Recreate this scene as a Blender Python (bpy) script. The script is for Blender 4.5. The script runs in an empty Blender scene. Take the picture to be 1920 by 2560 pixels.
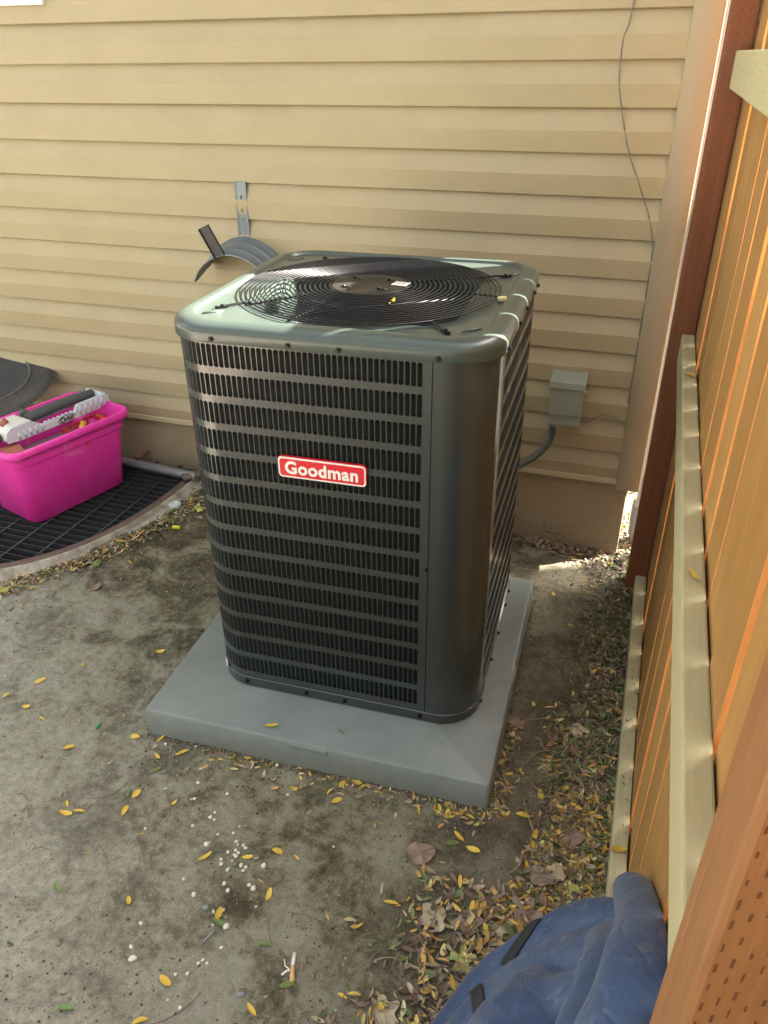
import bpy, bmesh, math, random
import numpy as np
from mathutils import Vector, Matrix, noise
random.seed(7)
rng = np.random.default_rng(7)
R = math.radians
C = bpy.context.scene.collection
scene = bpy.context.scene

# ------------------------------------------------------------------ camera, sky, sun, exposure
cam_d = bpy.data.cameras.new('camera')
cam = bpy.data.objects.new('camera', cam_d); C.objects.link(cam)
cam_d.sensor_fit = 'VERTICAL'; cam_d.sensor_height = 24.0
cam_d.lens = 24.0 * 1933.5 / 2560.0
cam_d.clip_start = 0.02; cam_d.clip_end = 400
yaw, pit, rol = R(18.654), R(-30.537), R(-0.5946)
fw = Vector((-math.sin(yaw)*math.cos(pit), math.cos(yaw)*math.cos(pit), math.sin(pit)))
rt = Vector((math.cos(yaw), math.sin(yaw), 0)); up = rt.cross(fw)
r2 = rt*math.cos(rol) + up*math.sin(rol); u2 = up*math.cos(rol) - rt*math.sin(rol)
cam.matrix_world = Matrix(((r2.x, u2.x, -fw.x, 0.7468), (r2.y, u2.y, -fw.y, -2.7555), (r2.z, u2.z, -fw.z, 1.6860), (0, 0, 0, 1)))
scene.camera = cam

SUN_EL, SUN_AZ = R(36), math.atan2(0.72, 1.0)
world = bpy.data.worlds.new('World'); scene.world = world; world.use_nodes = True
wn = world.node_tree.nodes; wl = world.node_tree.links
sky = wn.new('ShaderNodeTexSky'); sky.sky_type = 'NISHITA'; sky.sun_disc = False
sky.sun_elevation = SUN_EL; sky.sun_rotation = math.pi/2 - SUN_AZ
sky.air_density = 1.0; sky.dust_density = 7.0; sky.ozone_density = 1.0
bg = wn['Background']; bg.inputs['Strength'].default_value = 0.06
hs = wn.new('ShaderNodeHueSaturation'); hs.inputs['Saturation'].default_value = 0.30   # hazy, milky sky
wl.new(sky.outputs[0], hs.inputs['Color'])
wb = wn.new('ShaderNodeMix'); wb.data_type = 'RGBA'; wb.blend_type = 'MULTIPLY'; wb.inputs[0].default_value = 1.0; wb.inputs[7].default_value = (1.02, 1.0, 0.93, 1)
wl.new(hs.outputs[0], wb.inputs[6]); wl.new(wb.outputs[2], bg.inputs['Color'])
sd = bpy.data.lights.new('sun', 'SUN'); sd.energy = 5.0; sd.angle = R(0.53); sd.color = (1.0, 0.93, 0.82)
sun = bpy.data.objects.new('sun', sd); C.objects.link(sun)
sv = Vector((math.cos(SUN_EL)*math.cos(SUN_AZ), math.cos(SUN_EL)*math.sin(SUN_AZ), math.sin(SUN_EL)))
sun.rotation_euler = (-sv).to_track_quat('-Z', 'Y').to_euler()
sun.location = sv*20
scene.view_settings.view_transform = 'Standard'; scene.view_settings.look = 'None'
scene.view_settings.gamma = 1.0; scene.view_settings.use_curve_mapping = False
scene.view_settings.exposure = 3.70
scene.cycles.max_bounces = 8; scene.cycles.diffuse_bounces = 5; scene.cycles.glossy_bounces = 4
scene.cycles.sample_clamp_indirect = 6.0
scene.cycles.use_denoising = True

# ------------------------------------------------------------------ helpers
class MB:
    def __init__(s): s.v = []; s.f = []; s.m = []; s.n = 0
    def add(s, vs, fs, mi=0):
        o = len(s.v); s.v += [tuple(p) for p in vs]; s.f += [tuple(o+i for i in f) for f in fs]; s.m += [mi]*len(fs); return s
    def box(s, x0, x1, y0, y1, z0, z1, mi=0, M=None):
        vs = [(x, y, z) for z in (z0, z1) for y in (y0, y1) for x in (x0, x1)]
        if M is not None: vs = [tuple(M @ Vector(p)) for p in vs]
        return s.add(vs, [(0, 2, 3, 1), (4, 5, 7, 6), (0, 1, 5, 4), (2, 6, 7, 3), (0, 4, 6, 2), (1, 3, 7, 5)], mi)
    def tube(s, pts, r, k=8, closed=False, caps=True, mi=0, flat=None):
        pts = [Vector(p) for p in pts]; n = len(pts); rs = r if isinstance(r, (list, tuple)) else [r]*n
        vs = []; prev = None
        for i, p in enumerate(pts):
            if closed: t = pts[(i+1) % n] - pts[i-1]
            else: t = pts[min(i+1, n-1)] - pts[max(i-1, 0)]
            t.normalize()
            if prev is None:
                a = Vector((0, 0, 1)) if abs(t.z) < 0.9 else Vector((1, 0, 0))
                nx = t.cross(a).normalized()
            else:
                nx = (prev - t*prev.dot(t)).normalized()
            prev = nx; ny = t.cross(nx)
            for j in range(k):
                a = 2*math.pi*j/k
                vs.append(p + nx*math.cos(a)*rs[i] + ny*math.sin(a)*rs[i]*(flat if flat else 1))
        fs = []
        for i in range(n if closed else n-1):
            i2 = (i+1) % n
            for j in range(k):
                j2 = (j+1) % k; fs.append((i*k+j, i*k+j2, i2*k+j2, i2*k+j))
        if not closed and caps:
            fs.append(tuple(range(k-1, -1, -1))); fs.append(tuple((n-1)*k+j for j in range(k)))
        return s.add(vs, fs, mi)
    def loft(s, rings, closed=True, cap0=False, cap1=False, mi=0):
        k = len(rings[0]); vs = [p for r in rings for p in r]; fs = []
        for i in range(len(rings)-1):
            for j in range(k if closed else k-1):
                j2 = (j+1) % k; fs.append((i*k+j, i*k+j2, (i+1)*k+j2, (i+1)*k+j))
        if cap0: fs.append(tuple(range(k-1, -1, -1)))
        if cap1: fs.append(tuple((len(rings)-1)*k+j for j in range(k)))
        return s.add(vs, fs, mi)
    def prism(s, poly, fn, d0, d1, mi=0):
        k = len(poly); vs = [fn(a, b, d0) for a, b in poly] + [fn(a, b, d1) for a, b in poly]
        fs = [tuple(range(k-1, -1, -1)), tuple(range(k, 2*k))] + [(i, (i+1) % k, k+(i+1) % k, k+i) for i in range(k)]
        return s.add(vs, fs, mi)
    def mesh(s, name, mats, smooth=False, M=None):
        me = bpy.data.meshes.new(name)
        vs = s.v if M is None else [tuple(M @ Vector(p)) for p in s.v]
        me.from_pydata(vs, [], s.f)
        for m in (mats if isinstance(mats, (list, tuple)) else [mats]): me.materials.append(m)
        if any(s.m): me.polygons.foreach_set('material_index', s.m)
        bm = bmesh.new(); bm.from_mesh(me); bmesh.ops.recalc_face_normals(bm, faces=bm.faces); bm.to_mesh(me); bm.free()
        if smooth:
            me.polygons.foreach_set('use_smooth', [True]*len(me.polygons))
        me.update(); return me

def tag(o, label=None, cat=None, group=None, kind=None):
    if label: o['label'] = label
    if cat: o['category'] = cat
    if group: o['group'] = group
    if kind: o['kind'] = kind
    return o
def empty(name, loc, rz=0, label=None, cat=None, group=None):
    o = bpy.data.objects.new(name, None); C.objects.link(o); o.location = loc; o.rotation_euler = (0, 0, rz); o.empty_display_size = 0.05
    return tag(o, label, cat, group)
def obj(name, mb, mats, parent=None, smooth=False, bevel=0, world=True, auto=None):
    """links mb as one mesh object; with world=True the coordinates are world ones and are moved into the parent's space"""
    M = None
    if parent is not None and world:
        P = parent; T = Matrix.Identity(4)
        while P is not None:
            T = Matrix.Translation(P.location) @ P.rotation_euler.to_matrix().to_4x4() @ T; P = P.parent
        M = T.inverted()
    me = mb if isinstance(mb, bpy.types.Mesh) else mb.mesh(name, mats, smooth, M)
    o = bpy.data.objects.new(name, me); C.objects.link(o)
    if parent is not None: o.parent = parent
    if bevel:
        b = o.modifiers.new('bevel', 'BEVEL'); b.width = bevel; b.segments = 2; b.limit_method = 'ANGLE'; b.angle_limit = R(40)
    if auto:
        smooth_by_angle(me, auto)
    return o
def smooth_by_angle(me, ang):
    bm = bmesh.new(); bm.from_mesh(me)
    for f in bm.faces: f.smooth = True
    for e in bm.edges:
        if len(e.link_faces) == 2:
            e.smooth = e.calc_face_angle(0) < ang
    bm.to_mesh(me); bm.free()
def rrect(hx, hy, r, n=6, cx=0, cy=0):
    out = []
    for qx, qy, a0 in ((1, 1, 0), (-1, 1, 90), (-1, -1, 180), (1, -1, 270)):
        for i in range(n+1):
            a = R(a0 + 90*i/n); out.append((cx+qx*(hx-r)+r*math.cos(a), cy+qy*(hy-r)+r*math.sin(a)))
    return out
def text_mesh(txt, size, extrude=0.001, bold=0.0, spacing=1.0):
    cu = bpy.data.curves.new('t', 'FONT'); cu.body = txt; cu.size = size; cu.extrude = extrude; cu.offset = bold
    cu.align_x = 'CENTER'; cu.align_y = 'CENTER'; cu.space_character = spacing; cu.resolution_u = 5
    o = bpy.data.objects.new('t', cu); C.objects.link(o)
    dg = bpy.context.evaluated_depsgraph_get(); dg.update()
    me = bpy.data.meshes.new_from_object(o.evaluated_get(dg)); bpy.data.objects.remove(o); return me

# ------------------------------------------------------------------ materials
class NM:
    def __init__(s, name):
        s.m = bpy.data.materials.new(name); s.m.use_nodes = True; s.t = s.m.node_tree; s.n = s.t.nodes; s.l = s.t.links
        s.b = s.n['Principled BSDF']; s._c = None
    def co(s):
        if s._c is None: s._c = s.n.new('ShaderNodeTexCoord').outputs['Object']
        return s._c
    def mapped(s, sc, vec=None, rot=(0, 0, 0)):
        mp = s.n.new('ShaderNodeMapping'); mp.inputs['Scale'].default_value = sc; mp.inputs['Rotation'].default_value = rot
        s.l.new(vec or s.co(), mp.inputs['Vector']); return mp.outputs[0]
    def noise(s, scale, detail=5, rough=0.55, vec=None, dist=0, out='Fac'):
        t = s.n.new('ShaderNodeTexNoise'); t.inputs['Scale'].default_value = scale; t.inputs['Detail'].default_value = detail
        t.inputs['Roughness'].default_value = rough; t.inputs['Distortion'].default_value = dist
        s.l.new(vec or s.co(), t.inputs['Vector']); return t.outputs[out]
    def voro(s, scale, vec=None, feat='F1', out='Distance', rnd=1):
        t = s.n.new('ShaderNodeTexVoronoi'); t.feature = feat; t.inputs['Scale'].default_value = scale; t.inputs['Randomness'].default_value = rnd
        s.l.new(vec or s.co(), t.inputs['Vector']); return t.outputs[out]
    def wave(s, scale, vec=None, dist=3, detail=2, dscale=1, dirn='X', typ='BANDS'):
        t = s.n.new('ShaderNodeTexWave'); t.wave_type = typ; t.bands_direction = dirn; t.inputs['Scale'].default_value = scale
        t.inputs['Distortion'].default_value = dist; t.inputs['Detail'].default_value = detail; t.inputs['Detail Scale'].default_value = dscale
        s.l.new(vec or s.co(), t.inputs['Vector']); return t.outputs['Fac']
    def ramp(s, fac, stops, interp='LINEAR'):
        r = s.n.new('ShaderNodeValToRGB'); e = r.color_ramp.elements; r.color_ramp.interpolation = interp
        while len(e) < len(stops): e.new(0.5)
        for i, (p, c) in enumerate(stops):
            e[i].position = p; e[i].color = (c, c, c, 1) if isinstance(c, (int, float)) else (*c, 1)
        s.l.new(fac, r.inputs[0]); return r.outputs[0]
    def mix(s, fac, a, b, mode='MIX'):
        m = s.n.new('ShaderNodeMix'); m.data_type = 'RGBA'; m.blend_type = mode
        for i, v in ((0, fac), (6, a), (7, b)):
            if isinstance(v, (int, float)): m.inputs[i].default_value = v if i == 0 else (v, v, v, 1)
            elif isinstance(v, tuple): m.inputs[i].default_value = (*v, 1)
            else: s.l.new(v, m.inputs[i])
        return m.outputs[2]
    def math(s, op, a, b=0.0):
        m = s.n.new('ShaderNodeMath'); m.operation = op
        for i, v in ((0, a), (1, b)):
            if isinstance(v, (int, float)): m.inputs[i].default_value = v
            else: s.l.new(v, m.inputs[i])
        return m.outputs[0]
    def sep(s, vec=None):
        t = s.n.new('ShaderNodeSeparateXYZ'); s.l.new(vec or s.co(), t.inputs[0]); return t.outputs
    def base(s, v):
        if isinstance(v, tuple): s.b.inputs['Base Color'].default_value = (*v, 1)
        else: s.l.new(v, s.b.inputs['Base Color'])
        return s
    def rough(s, v):
        if isinstance(v, (int, float)): s.b.inputs['Roughness'].default_value = v
        else: s.l.new(v, s.b.inputs['Roughness'])
        return s
    def set(s, **k):
        for a, v in k.items(): s.b.inputs[a.replace('_', ' ')].default_value = v
        return s
    def bump(s, h, strength=0.3, dist=0.002, chain=None):
        b = s.n.new('ShaderNodeBump'); b.inputs['Strength'].default_value = strength; b.inputs['Distance'].default_value = dist
        s.l.new(h, b.inputs['Height'])
        if chain is not None: s.l.new(chain, b.inputs['Normal'])
        s.l.new(b.outputs[0], s.b.inputs['Normal']); s.last = b.outputs[0]; return s

def simple(name, col, rough=0.5, var=0.15, scale=30, bump=0.0, metallic=0.0, coat=0.0, spec=None):
    k = NM(name); a = tuple(c*(1-var) for c in col); b = tuple(min(1, c*(1+var)) for c in col)
    n = k.noise(scale, 5); k.base(k.mix(n, a, b)).rough(k.math('ADD', k.math('MULTIPLY', n, 0.2), rough-0.1)).set(Metallic=metallic, Coat_Weight=coat)
    if spec is not None: k.b.inputs['Specular IOR Level'].default_value = spec
    if bump: k.bump(k.noise(scale*6, 4), bump, 0.001)
    return k.m

# vinyl siding
def siding_mat():
    k = NM('vinyl_siding')
    wv = k.mapped((1.2, 1, 14)); w2 = k.mapped((2.5, 1, 4))
    rnd = k.n.new('ShaderNodeObjectInfo').outputs['Random']
    n1 = k.noise(2.2, 4, vec=w2); n2 = k.noise(22, 6, 0.7, dist=1.4)
    col = k.mix(n1, (0.335, 0.277, 0.162), (0.420, 0.352, 0.215))
    # thin meandering trails of grime
    tr = k.ramp(k.voro(9, vec=k.mix(0.12, k.co(), k.noise(14, 4, out='Color'), 'ADD'), feat='DISTANCE_TO_EDGE'), [(0.0, 1), (0.022, 0)])
    msk = k.ramp(k.noise(5, 3), [(0.55, 0), (0.68, 1)])
    tr = k.math('MULTIPLY', k.math('MULTIPLY', tr, msk), 0.42)
    col = k.mix(tr, col, (0.33, 0.22, 0.14))
    dirt = k.math('MULTIPLY', k.ramp(n2, [(0.52, 0), (0.78, 1)]), 0.42)
    col = k.mix(dirt, col, (0.36, 0.26, 0.17))
    z = k.sep()[2]
    low = k.math('MULTIPLY', k.ramp(k.math('ADD', z, k.math('MULTIPLY', k.noise(5, 3), 0.25)), [(0.35, 1), (0.72, 0)]), 0.30)
    col = k.mix(low, col, (0.27, 0.20, 0.13))
    col = k.mix(k.math('MULTIPLY', rnd, 0.10), col, (0.34, 0.27, 0.165))
    k.base(col).rough(0.48)
    gr = k.noise(9, 5, 0.65, vec=k.mapped((2.0, 1, 34)), dist=0.6)
    k.bump(gr, 0.22, 0.0012); return k.m
M_SID = siding_mat()
M_TRIM = simple('tan_trim', (0.33, 0.265, 0.165), 0.4, 0.06, 5, 0.05)
M_STARTER = simple('starter_strip', (0.46, 0.385, 0.25), 0.45, 0.12, 20, 0.1)
M_WHITE = simple('white_vinyl', (0.75, 0.74, 0.70), 0.4, 0.04, 10)
def foundation_mat():
    k = NM('concrete_foundation'); z = k.sep()[2]
    n = k.noise(7, 7, 0.6); n2 = k.noise(60, 5, 0.7)
    c = k.mix(n, (0.24, 0.185, 0.115), (0.36, 0.285, 0.19))
    c = k.mix(k.math('MULTIPLY', k.ramp(n2, [(0.5, 0), (0.75, 1)]), 0.35), c, (0.18, 0.14, 0.09))
    st = k.math('MULTIPLY', k.ramp(k.noise(9, 7, 0.75, vec=k.mapped((1, 1, 2.2)), dist=0.8), [(0.56, 0), (0.62, 1)]), k.ramp(z, [(-0.02, 1), (0.11, 0)]))
    c = k.mix(k.math('MULTIPLY', st, 0.75), c, (0.06, 0.05, 0.03))
    k.base(c).rough(0.85); k.bump(n2, 0.35, 0.004); return k.m
M_FOUND = foundation_mat()
def paint_mat(name, col, rough=0.26, coat=0.5, ior=1.6):
    k = NM(name); n = k.noise(45, 3); k.base(k.mix(n, tuple(c*0.93 for c in col), tuple(c*1.07 for c in col)))
    k.rough(k.math('ADD', k.math('MULTIPLY', k.noise(8, 4), 0.10), rough-0.05)).set(Coat_Weight=coat, Coat_Roughness=0.10, Coat_IOR=ior)
    k.bump(k.noise(420, 2), 0.05, 0.0006); return k.m
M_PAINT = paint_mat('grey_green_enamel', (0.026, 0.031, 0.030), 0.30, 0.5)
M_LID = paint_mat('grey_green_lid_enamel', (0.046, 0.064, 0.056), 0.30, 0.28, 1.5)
M_LOUV = paint_mat('louver_enamel', (0.012, 0.018, 0.020), 0.38, 0.2)
M_WIRE = simple('black_coated_wire', (0.006, 0.006, 0.008), 0.36, 0.1, 60, 0, 0.0, 0.0, 0.35)
M_HUB = simple('black_enamel_plate', (0.016, 0.014, 0.012), 0.42, 0.1, 60, 0, 0.0, 0.0, 0.22)
def coil_mat():
    k = NM('condenser_coil'); s = k.sep()
    w = k.wave(90, vec=k.mapped((1, 1, 1)), dist=0.5, dirn='Z')
    k.base(k.mix(w, (0.006, 0.007, 0.008), (0.028, 0.030, 0.029))).rough(0.55).set(Metallic=0.3); k.bump(w, 0.5, 0.003); return k.m
M_COIL = coil_mat()
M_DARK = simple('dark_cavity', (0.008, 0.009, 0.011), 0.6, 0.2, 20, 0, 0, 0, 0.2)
M_BLADE = simple('fan_blade_metal', (0.010, 0.012, 0.026), 0.4, 0.15, 12, 0, 0.0, 0.0, 0.3)
M_RED = simple('badge_red', (0.62, 0.008, 0.022), 0.28, 0.05, 20, 0, 0, 0.5)
M_BW = simple('badge_white', (0.80, 0.76, 0.72), 0.3, 0.03, 20)
def pad_mat():
    k = NM('grey_composite_pad'); n = k.noise(3.2, 6, 0.6, dist=0.4); n2 = k.noise(180, 3, 0.7)
    c = k.mix(k.ramp(n, [(0.3, 0), (0.7, 1)]), (0.185, 0.210, 0.202), (0.245, 0.270, 0.268))
    c = k.mix(k.math('MULTIPLY', k.ramp(n2, [(0.66, 0), (0.74, 1)]), 0.5), c, (0.10, 0.11, 0.10))
    c = k.mix(k.math('MULTIPLY', k.ramp(k.noise(12, 7, 0.75), [(0.55, 0), (0.75, 1)]), 0.35), c, (0.21, 0.20, 0.155))
    z = k.sep()[2]; spl = k.math('MULTIPLY', k.ramp(k.noise(40, 6, 0.75), [(0.42, 0), (0.66, 1)]), k.ramp(z, [(0.0, 1), (0.055, 0)])); c = k.mix(k.math('MULTIPLY', spl, 0.65), c, (0.17, 0.145, 0.105))
    sm = k.ramp(k.noise(2.2, 8, 0.7, dist=2.0), [(0.48, 0), (0.62, 1)]); c = k.mix(k.math('MULTIPLY', sm, 0.30), c, (0.135, 0.165, 0.135))
    k.base(c).rough(k.math('ADD', k.math('MULTIPLY', sm, 0.16), 0.36)); k.bump(n2, 0.16, 0.001); return k.m
M_PAD = pad_mat()
def wood_mat(name, c1, c2, axis='Y', knots=True, rough=0.7, incised=False, streak=40):
    k = NM(name); rnd = k.n.new('ShaderNodeObjectInfo').outputs['Random']
    off = k.n.new('ShaderNodeVectorMath'); off.operation = 'ADD'
    sc = k.n.new('ShaderNodeVectorMath'); sc.operation = 'SCALE'; sc.inputs['Scale'].default_value = 37.0
    cb = k.n.new('ShaderNodeCombineXYZ'); k.l.new(rnd, cb.inputs[0]); k.l.new(rnd, cb.inputs[1]); k.l.new(rnd, cb.inputs[2])
    k.l.new(cb.outputs[0], sc.inputs[0]); k.l.new(k.co(), off.inputs[0]); k.l.new(sc.outputs[0], off.inputs[1])
    v = off.outputs[0]
    s3 = {'Y': (1, 0.05, 1), 'Z': (1, 1, 0.05), 'X': (0.05, 1, 1)}[axis]
    vm = k.mapped(s3, v)
    g = k.noise(streak, 6, 0.65, vec=vm, dist=1.0); g2 = k.noise(streak*5, 4, 0.7, vec=vm)
    big = k.noise(3, 3, vec=k.mapped((1, 1, 1), v))
    c = k.mix(k.ramp(g, [(0.3, 0), (0.7, 1)]), c1, c2)
    c = k.mix(k.math('MULTIPLY', k.ramp(g2, [(0.45, 0), (0.75, 1)]), 0.4), c, tuple(x*0.6 for x in c1))
    c = k.mix(k.math('MULTIPLY', big, 0.35), c, tuple(x*0.8 for x in c1))
    if knots:
        kv = k.voro(5.5, vec=k.mapped(tuple(1 if q == 1 else 0.35 for q in s3), v)); kn = k.ramp(kv, [(0.03, 1), (0.11, 0)])
        c = k.mix(k.math('MULTIPLY', kn, 0.7), c, tuple(x*0.28 for x in c1))
    c = k.mix(k.math('MULTIPLY', rnd, 0.55), c, tuple(x*0.72 for x in c1))
    h = k.math('ADD', g, k.math('MULTIPLY', g2, 0.6))
    k.base(c).rough(rough); k.bump(h, 0.35, 0.0015); return k.m
M_BOARD = wood_mat('stained_cedar', (0.39, 0.195, 0.055), (0.58, 0.335, 0.110), 'Z', True, 0.55, streak=34)
M_EDGE = wood_mat('gap_glow_cedar_edge', (0.62, 0.27, 0.08), (0.80, 0.40, 0.13), 'Z', False, 0.6, streak=50)  # lighter orange edge colour carries the glow of light in the board gaps
M_RAIL = wood_mat('treated_rail', (0.50, 0.455, 0.26), (0.64, 0.59, 0.37), 'Y', True, 0.6, streak=60)
M_POSTW = wood_mat('red_brown_post', (0.175, 0.055, 0.020), (0.29, 0.10, 0.040), 'Z', True, 0.65)
M_POSTN = wood_mat('orange_brown_post', (0.25, 0.110, 0.040), (0.38, 0.185, 0.070), 'Z', True, 0.6)
M_SLOT = simple('incision_shadow_wood', (0.12, 0.045, 0.018), 0.9, 0.2, 40)
M_RUBBER = simple('black_cable_jacket', (0.02, 0.022, 0.02), 0.45, 0.1)
M_CONDUIT = simple('grey_liquidtight_conduit', (0.075, 0.09, 0.08), 0.42, 0.1, 50)
M_CABLE = simple('grey_green_cable', (0.14, 0.16, 0.13), 0.5, 0.1)
M_BOX = simple('grey_enclosure_paint', (0.29, 0.315, 0.255), 0.42, 0.14, 9, 0.05, 0.1)
M_GALV = simple('galvanised_steel', (0.30, 0.32, 0.34), 0.45, 0.2, 18, 0.1, 0.6)
M_HOSE = simple('weathered_grey_metal', (0.185, 0.215, 0.235), 0.45, 0.22, 22, 0.12, 0.35)
M_HOSEB = simple('black_plastic_paddle', (0.018, 0.02, 0.025), 0.4, 0.2)
M_RUST = simple('rusted_pipe', (0.14, 0.06, 0.035), 0.8, 0.35, 30, 0.5)
def rim_mat():
    k = NM('dirty_galvanised_rim'); n = k.noise(12, 7, 0.7, dist=0.6); n2 = k.noise(90, 4, 0.7)
    c = k.mix(k.ramp(n, [(0.35, 0), (0.6, 1)]), (0.24, 0.20, 0.155), (0.52, 0.50, 0.44)); c = k.mix(k.math('MULTIPLY', n2, 0.28), c, (0.12, 0.09, 0.06))
    k.base(c).rough(0.7).set(Metallic=0.15); k.bump(n2, 0.3, 0.001); return k.m
M_RIM = rim_mat()
M_RIM2 = simple('brown_painted_frame', (0.13, 0.098, 0.078), 0.6, 0.4, 16, 0.3, 0.1)
M_GRATE = simple('dark_grate_steel', (0.045, 0.048, 0.052), 0.5, 0.3, 40, 0.2, 0.3)
def bin_mat():
    k = NM('pink_tote_plastic'); n = k.noise(6, 5, dist=0.5); sc = k.noise(35, 7, 0.8, dist=2.0)
    c = k.mix(n, (0.74, 0.030, 0.34), (0.84, 0.055, 0.44))
    c = k.mix(k.math('MULTIPLY', k.ramp(k.noise(7, 7, 0.75, dist=1.2), [(0.56, 0), (0.72, 1)]), 0.30), c, (0.70, 0.42, 0.50))
    c = k.mix(k.math('MULTIPLY', k.ramp(sc, [(0.63, 0), (0.68, 1)]), 0.35), c, (0.80, 0.55, 0.62))
    k.base(c).rough(k.math('ADD', k.math('MULTIPLY', n, 0.2), 0.27)).set(Subsurface_Weight=0.06, Subsurface_Radius=(0.02, 0.004, 0.01)); k.bump(sc, 0.06, 0.001); return k.m
M_BIN = bin_mat()
M_SPR = simple('pale_blue_white_plastic', (0.56, 0.63, 0.67), 0.35, 0.05, 12)
M_SPR2 = simple('off_white_plastic', (0.66, 0.66, 0.62), 0.35, 0.06, 12)
M_SPRD = simple('dark_grey_plastic', (0.075, 0.085, 0.09), 0.4, 0.1)
M_PRT = simple('black_print', (0.012, 0.012, 0.014), 0.5, 0)
M_TOYR = simple('red_toy_plastic', (0.50, 0.045, 0.035), 0.4, 0.15)
M_TOYO = simple('terracotta_toy_plastic', (0.36, 0.115, 0.075), 0.5, 0.2)
M_TOYY = simple('yellow_toy_plastic', (0.62, 0.34, 0.05), 0.4, 0.15)
M_TOYG = simple('grey_green_toy_plastic', (0.16, 0.19, 0.16), 0.5, 0.25)
M_CLEAR = simple('pale_toy_plastic', (0.40, 0.38, 0.36), 0.3, 0.2)
def woven_mat():
    k = NM('black_woven_mesh'); s = k.sep()
    a = k.math('SINE', k.math('MULTIPLY', s[0], 380)); b = k.math('SINE', k.math('MULTIPLY', s[1], 380)); w = k.math('MULTIPLY', a, b)
    n = k.noise(6, 5, 0.7)
    c = k.mix(k.ramp(w, [(0.3, 0), (0.9, 1)]), (0.028, 0.029, 0.029), (0.14, 0.135, 0.12))
    c = k.mix(k.math('MULTIPLY', k.ramp(n, [(0.4, 0), (0.7, 1)]), 0.5), c, (0.12, 0.115, 0.10))
    k.base(c).rough(0.75); k.bump(w, 0.6, 0.002); return k.m
M_WOVEN = woven_mat()
M_MAT = simple('dusty_black_mat', (0.040, 0.042, 0.045), 0.6, 0.5, 9, 0.15)
def tarp_mat():
    k = NM('blue_canvas'); n = k.noise(5, 6, 0.6, dist=0.8); sc = k.noise(16, 8, 0.8, dist=1.5, vec=k.mapped((1.0, 1.0, 0.5))); f = k.noise(500, 2)
    c = k.mix(k.ramp(n, [(0.3, 0), (0.7, 1)]), (0.024, 0.052, 0.130), (0.042, 0.088, 0.195))
    c = k.mix(k.math('MULTIPLY', k.ramp(k.noise(4, 5, 0.6), [(0.42, 0), (0.65, 1)]), 0.45), c, (0.080, 0.098, 0.125))
    c = k.mix(k.math('MULTIPLY', k.ramp(sc, [(0.54, 0), (0.70, 1)]), 0.50), c, (0.28, 0.24, 0.20))
    k.base(c).rough(0.55).set(Sheen_Weight=0.15); k.bump(f, 0.12, 0.001); crs = k.voro(11, vec=k.mix(0.3, k.mapped((1.0, 1.0, 0.45)), k.noise(5, 3, out='Color'), 'ADD'), feat='DISTANCE_TO_EDGE'); k.bump(k.ramp(crs, [(0.0, 0), (0.10, 1)]), 0.28, 0.005, chain=k.last); k.bump(k.noise(9, 3, 0.5, dist=0.8), 0.35, 0.012, chain=k.last); return k.m
M_TARP = tarp_mat()
M_STRAP = simple('black_webbing', (0.022, 0.023, 0.024), 0.8, 0.2, 80, 0.3)
M_GREYF = simple('grey_felt_backing', (0.15, 0.14, 0.125), 0.85, 0.3, 30, 0.3)
M_STONE = simple('pale_pebble', (0.68, 0.65, 0.57), 0.6, 0.22, 60, 0.3)
M_STONEB = simple('blue_grey_pebble', (0.22, 0.24, 0.27), 0.55, 0.25, 60, 0.3)
M_STEM = simple('dry_stem', (0.17, 0.13, 0.085), 0.8, 0.3, 60)
def leaf_mat(name, c1, c2, c3, trans=0.1):
    k = NM(name); rnd = k.n.new('ShaderNodeObjectInfo').outputs['Random']
    n = k.noise(60, 5, 0.7); c = k.mix(n, c1, c2); c = k.mix(k.math('MULTIPLY', k.ramp(k.noise(130, 5, 0.7), [(0.55, 0), (0.72, 1)]), 0.55), c, c3)
    c = k.mix(k.math('MULTIPLY', rnd, 0.3), c, c3); k.base(c).rough(0.5).set(Subsurface_Weight=0.0); k.bump(k.noise(220, 3), 0.3, 0.001); return k.m
M_LY = leaf_mat('yellow_leaf', (0.62, 0.42, 0.045), (0.70, 0.52, 0.09), (0.50, 0.27, 0.04))
M_LG = leaf_mat('green_leaf', (0.10, 0.17, 0.045), (0.17, 0.26, 0.09), (0.20, 0.20, 0.06))
M_LB = leaf_mat('dry_brown_leaf', (0.23, 0.155, 0.115), (0.34, 0.25, 0.19), (0.13, 0.08, 0.055))
M_LP = leaf_mat('pale_dry_leaf', (0.44, 0.37, 0.24), (0.52, 0.46, 0.33), (0.30, 0.22, 0.12))
M_LYG = leaf_mat('yellow_green_leaf', (0.38, 0.40, 0.10), (0.50, 0.50, 0.16), (0.24, 0.22, 0.05))
def attr_mat(name, rough=0.7, bump=0.2):
    k = NM(name); a = k.n.new('ShaderNodeVertexColor'); a.layer_name = 'tint'
    n = k.noise(150, 4); k.base(k.mix(k.math('MULTIPLY', n, 0.5), a.outputs[0], (0.10, 0.075, 0.045))).rough(rough); k.bump(n, bump, 0.001); return k.m
M_LITTER = attr_mat('leaf_litter'); M_CRUMB = attr_mat('soil_crumbs', 0.9)
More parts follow.
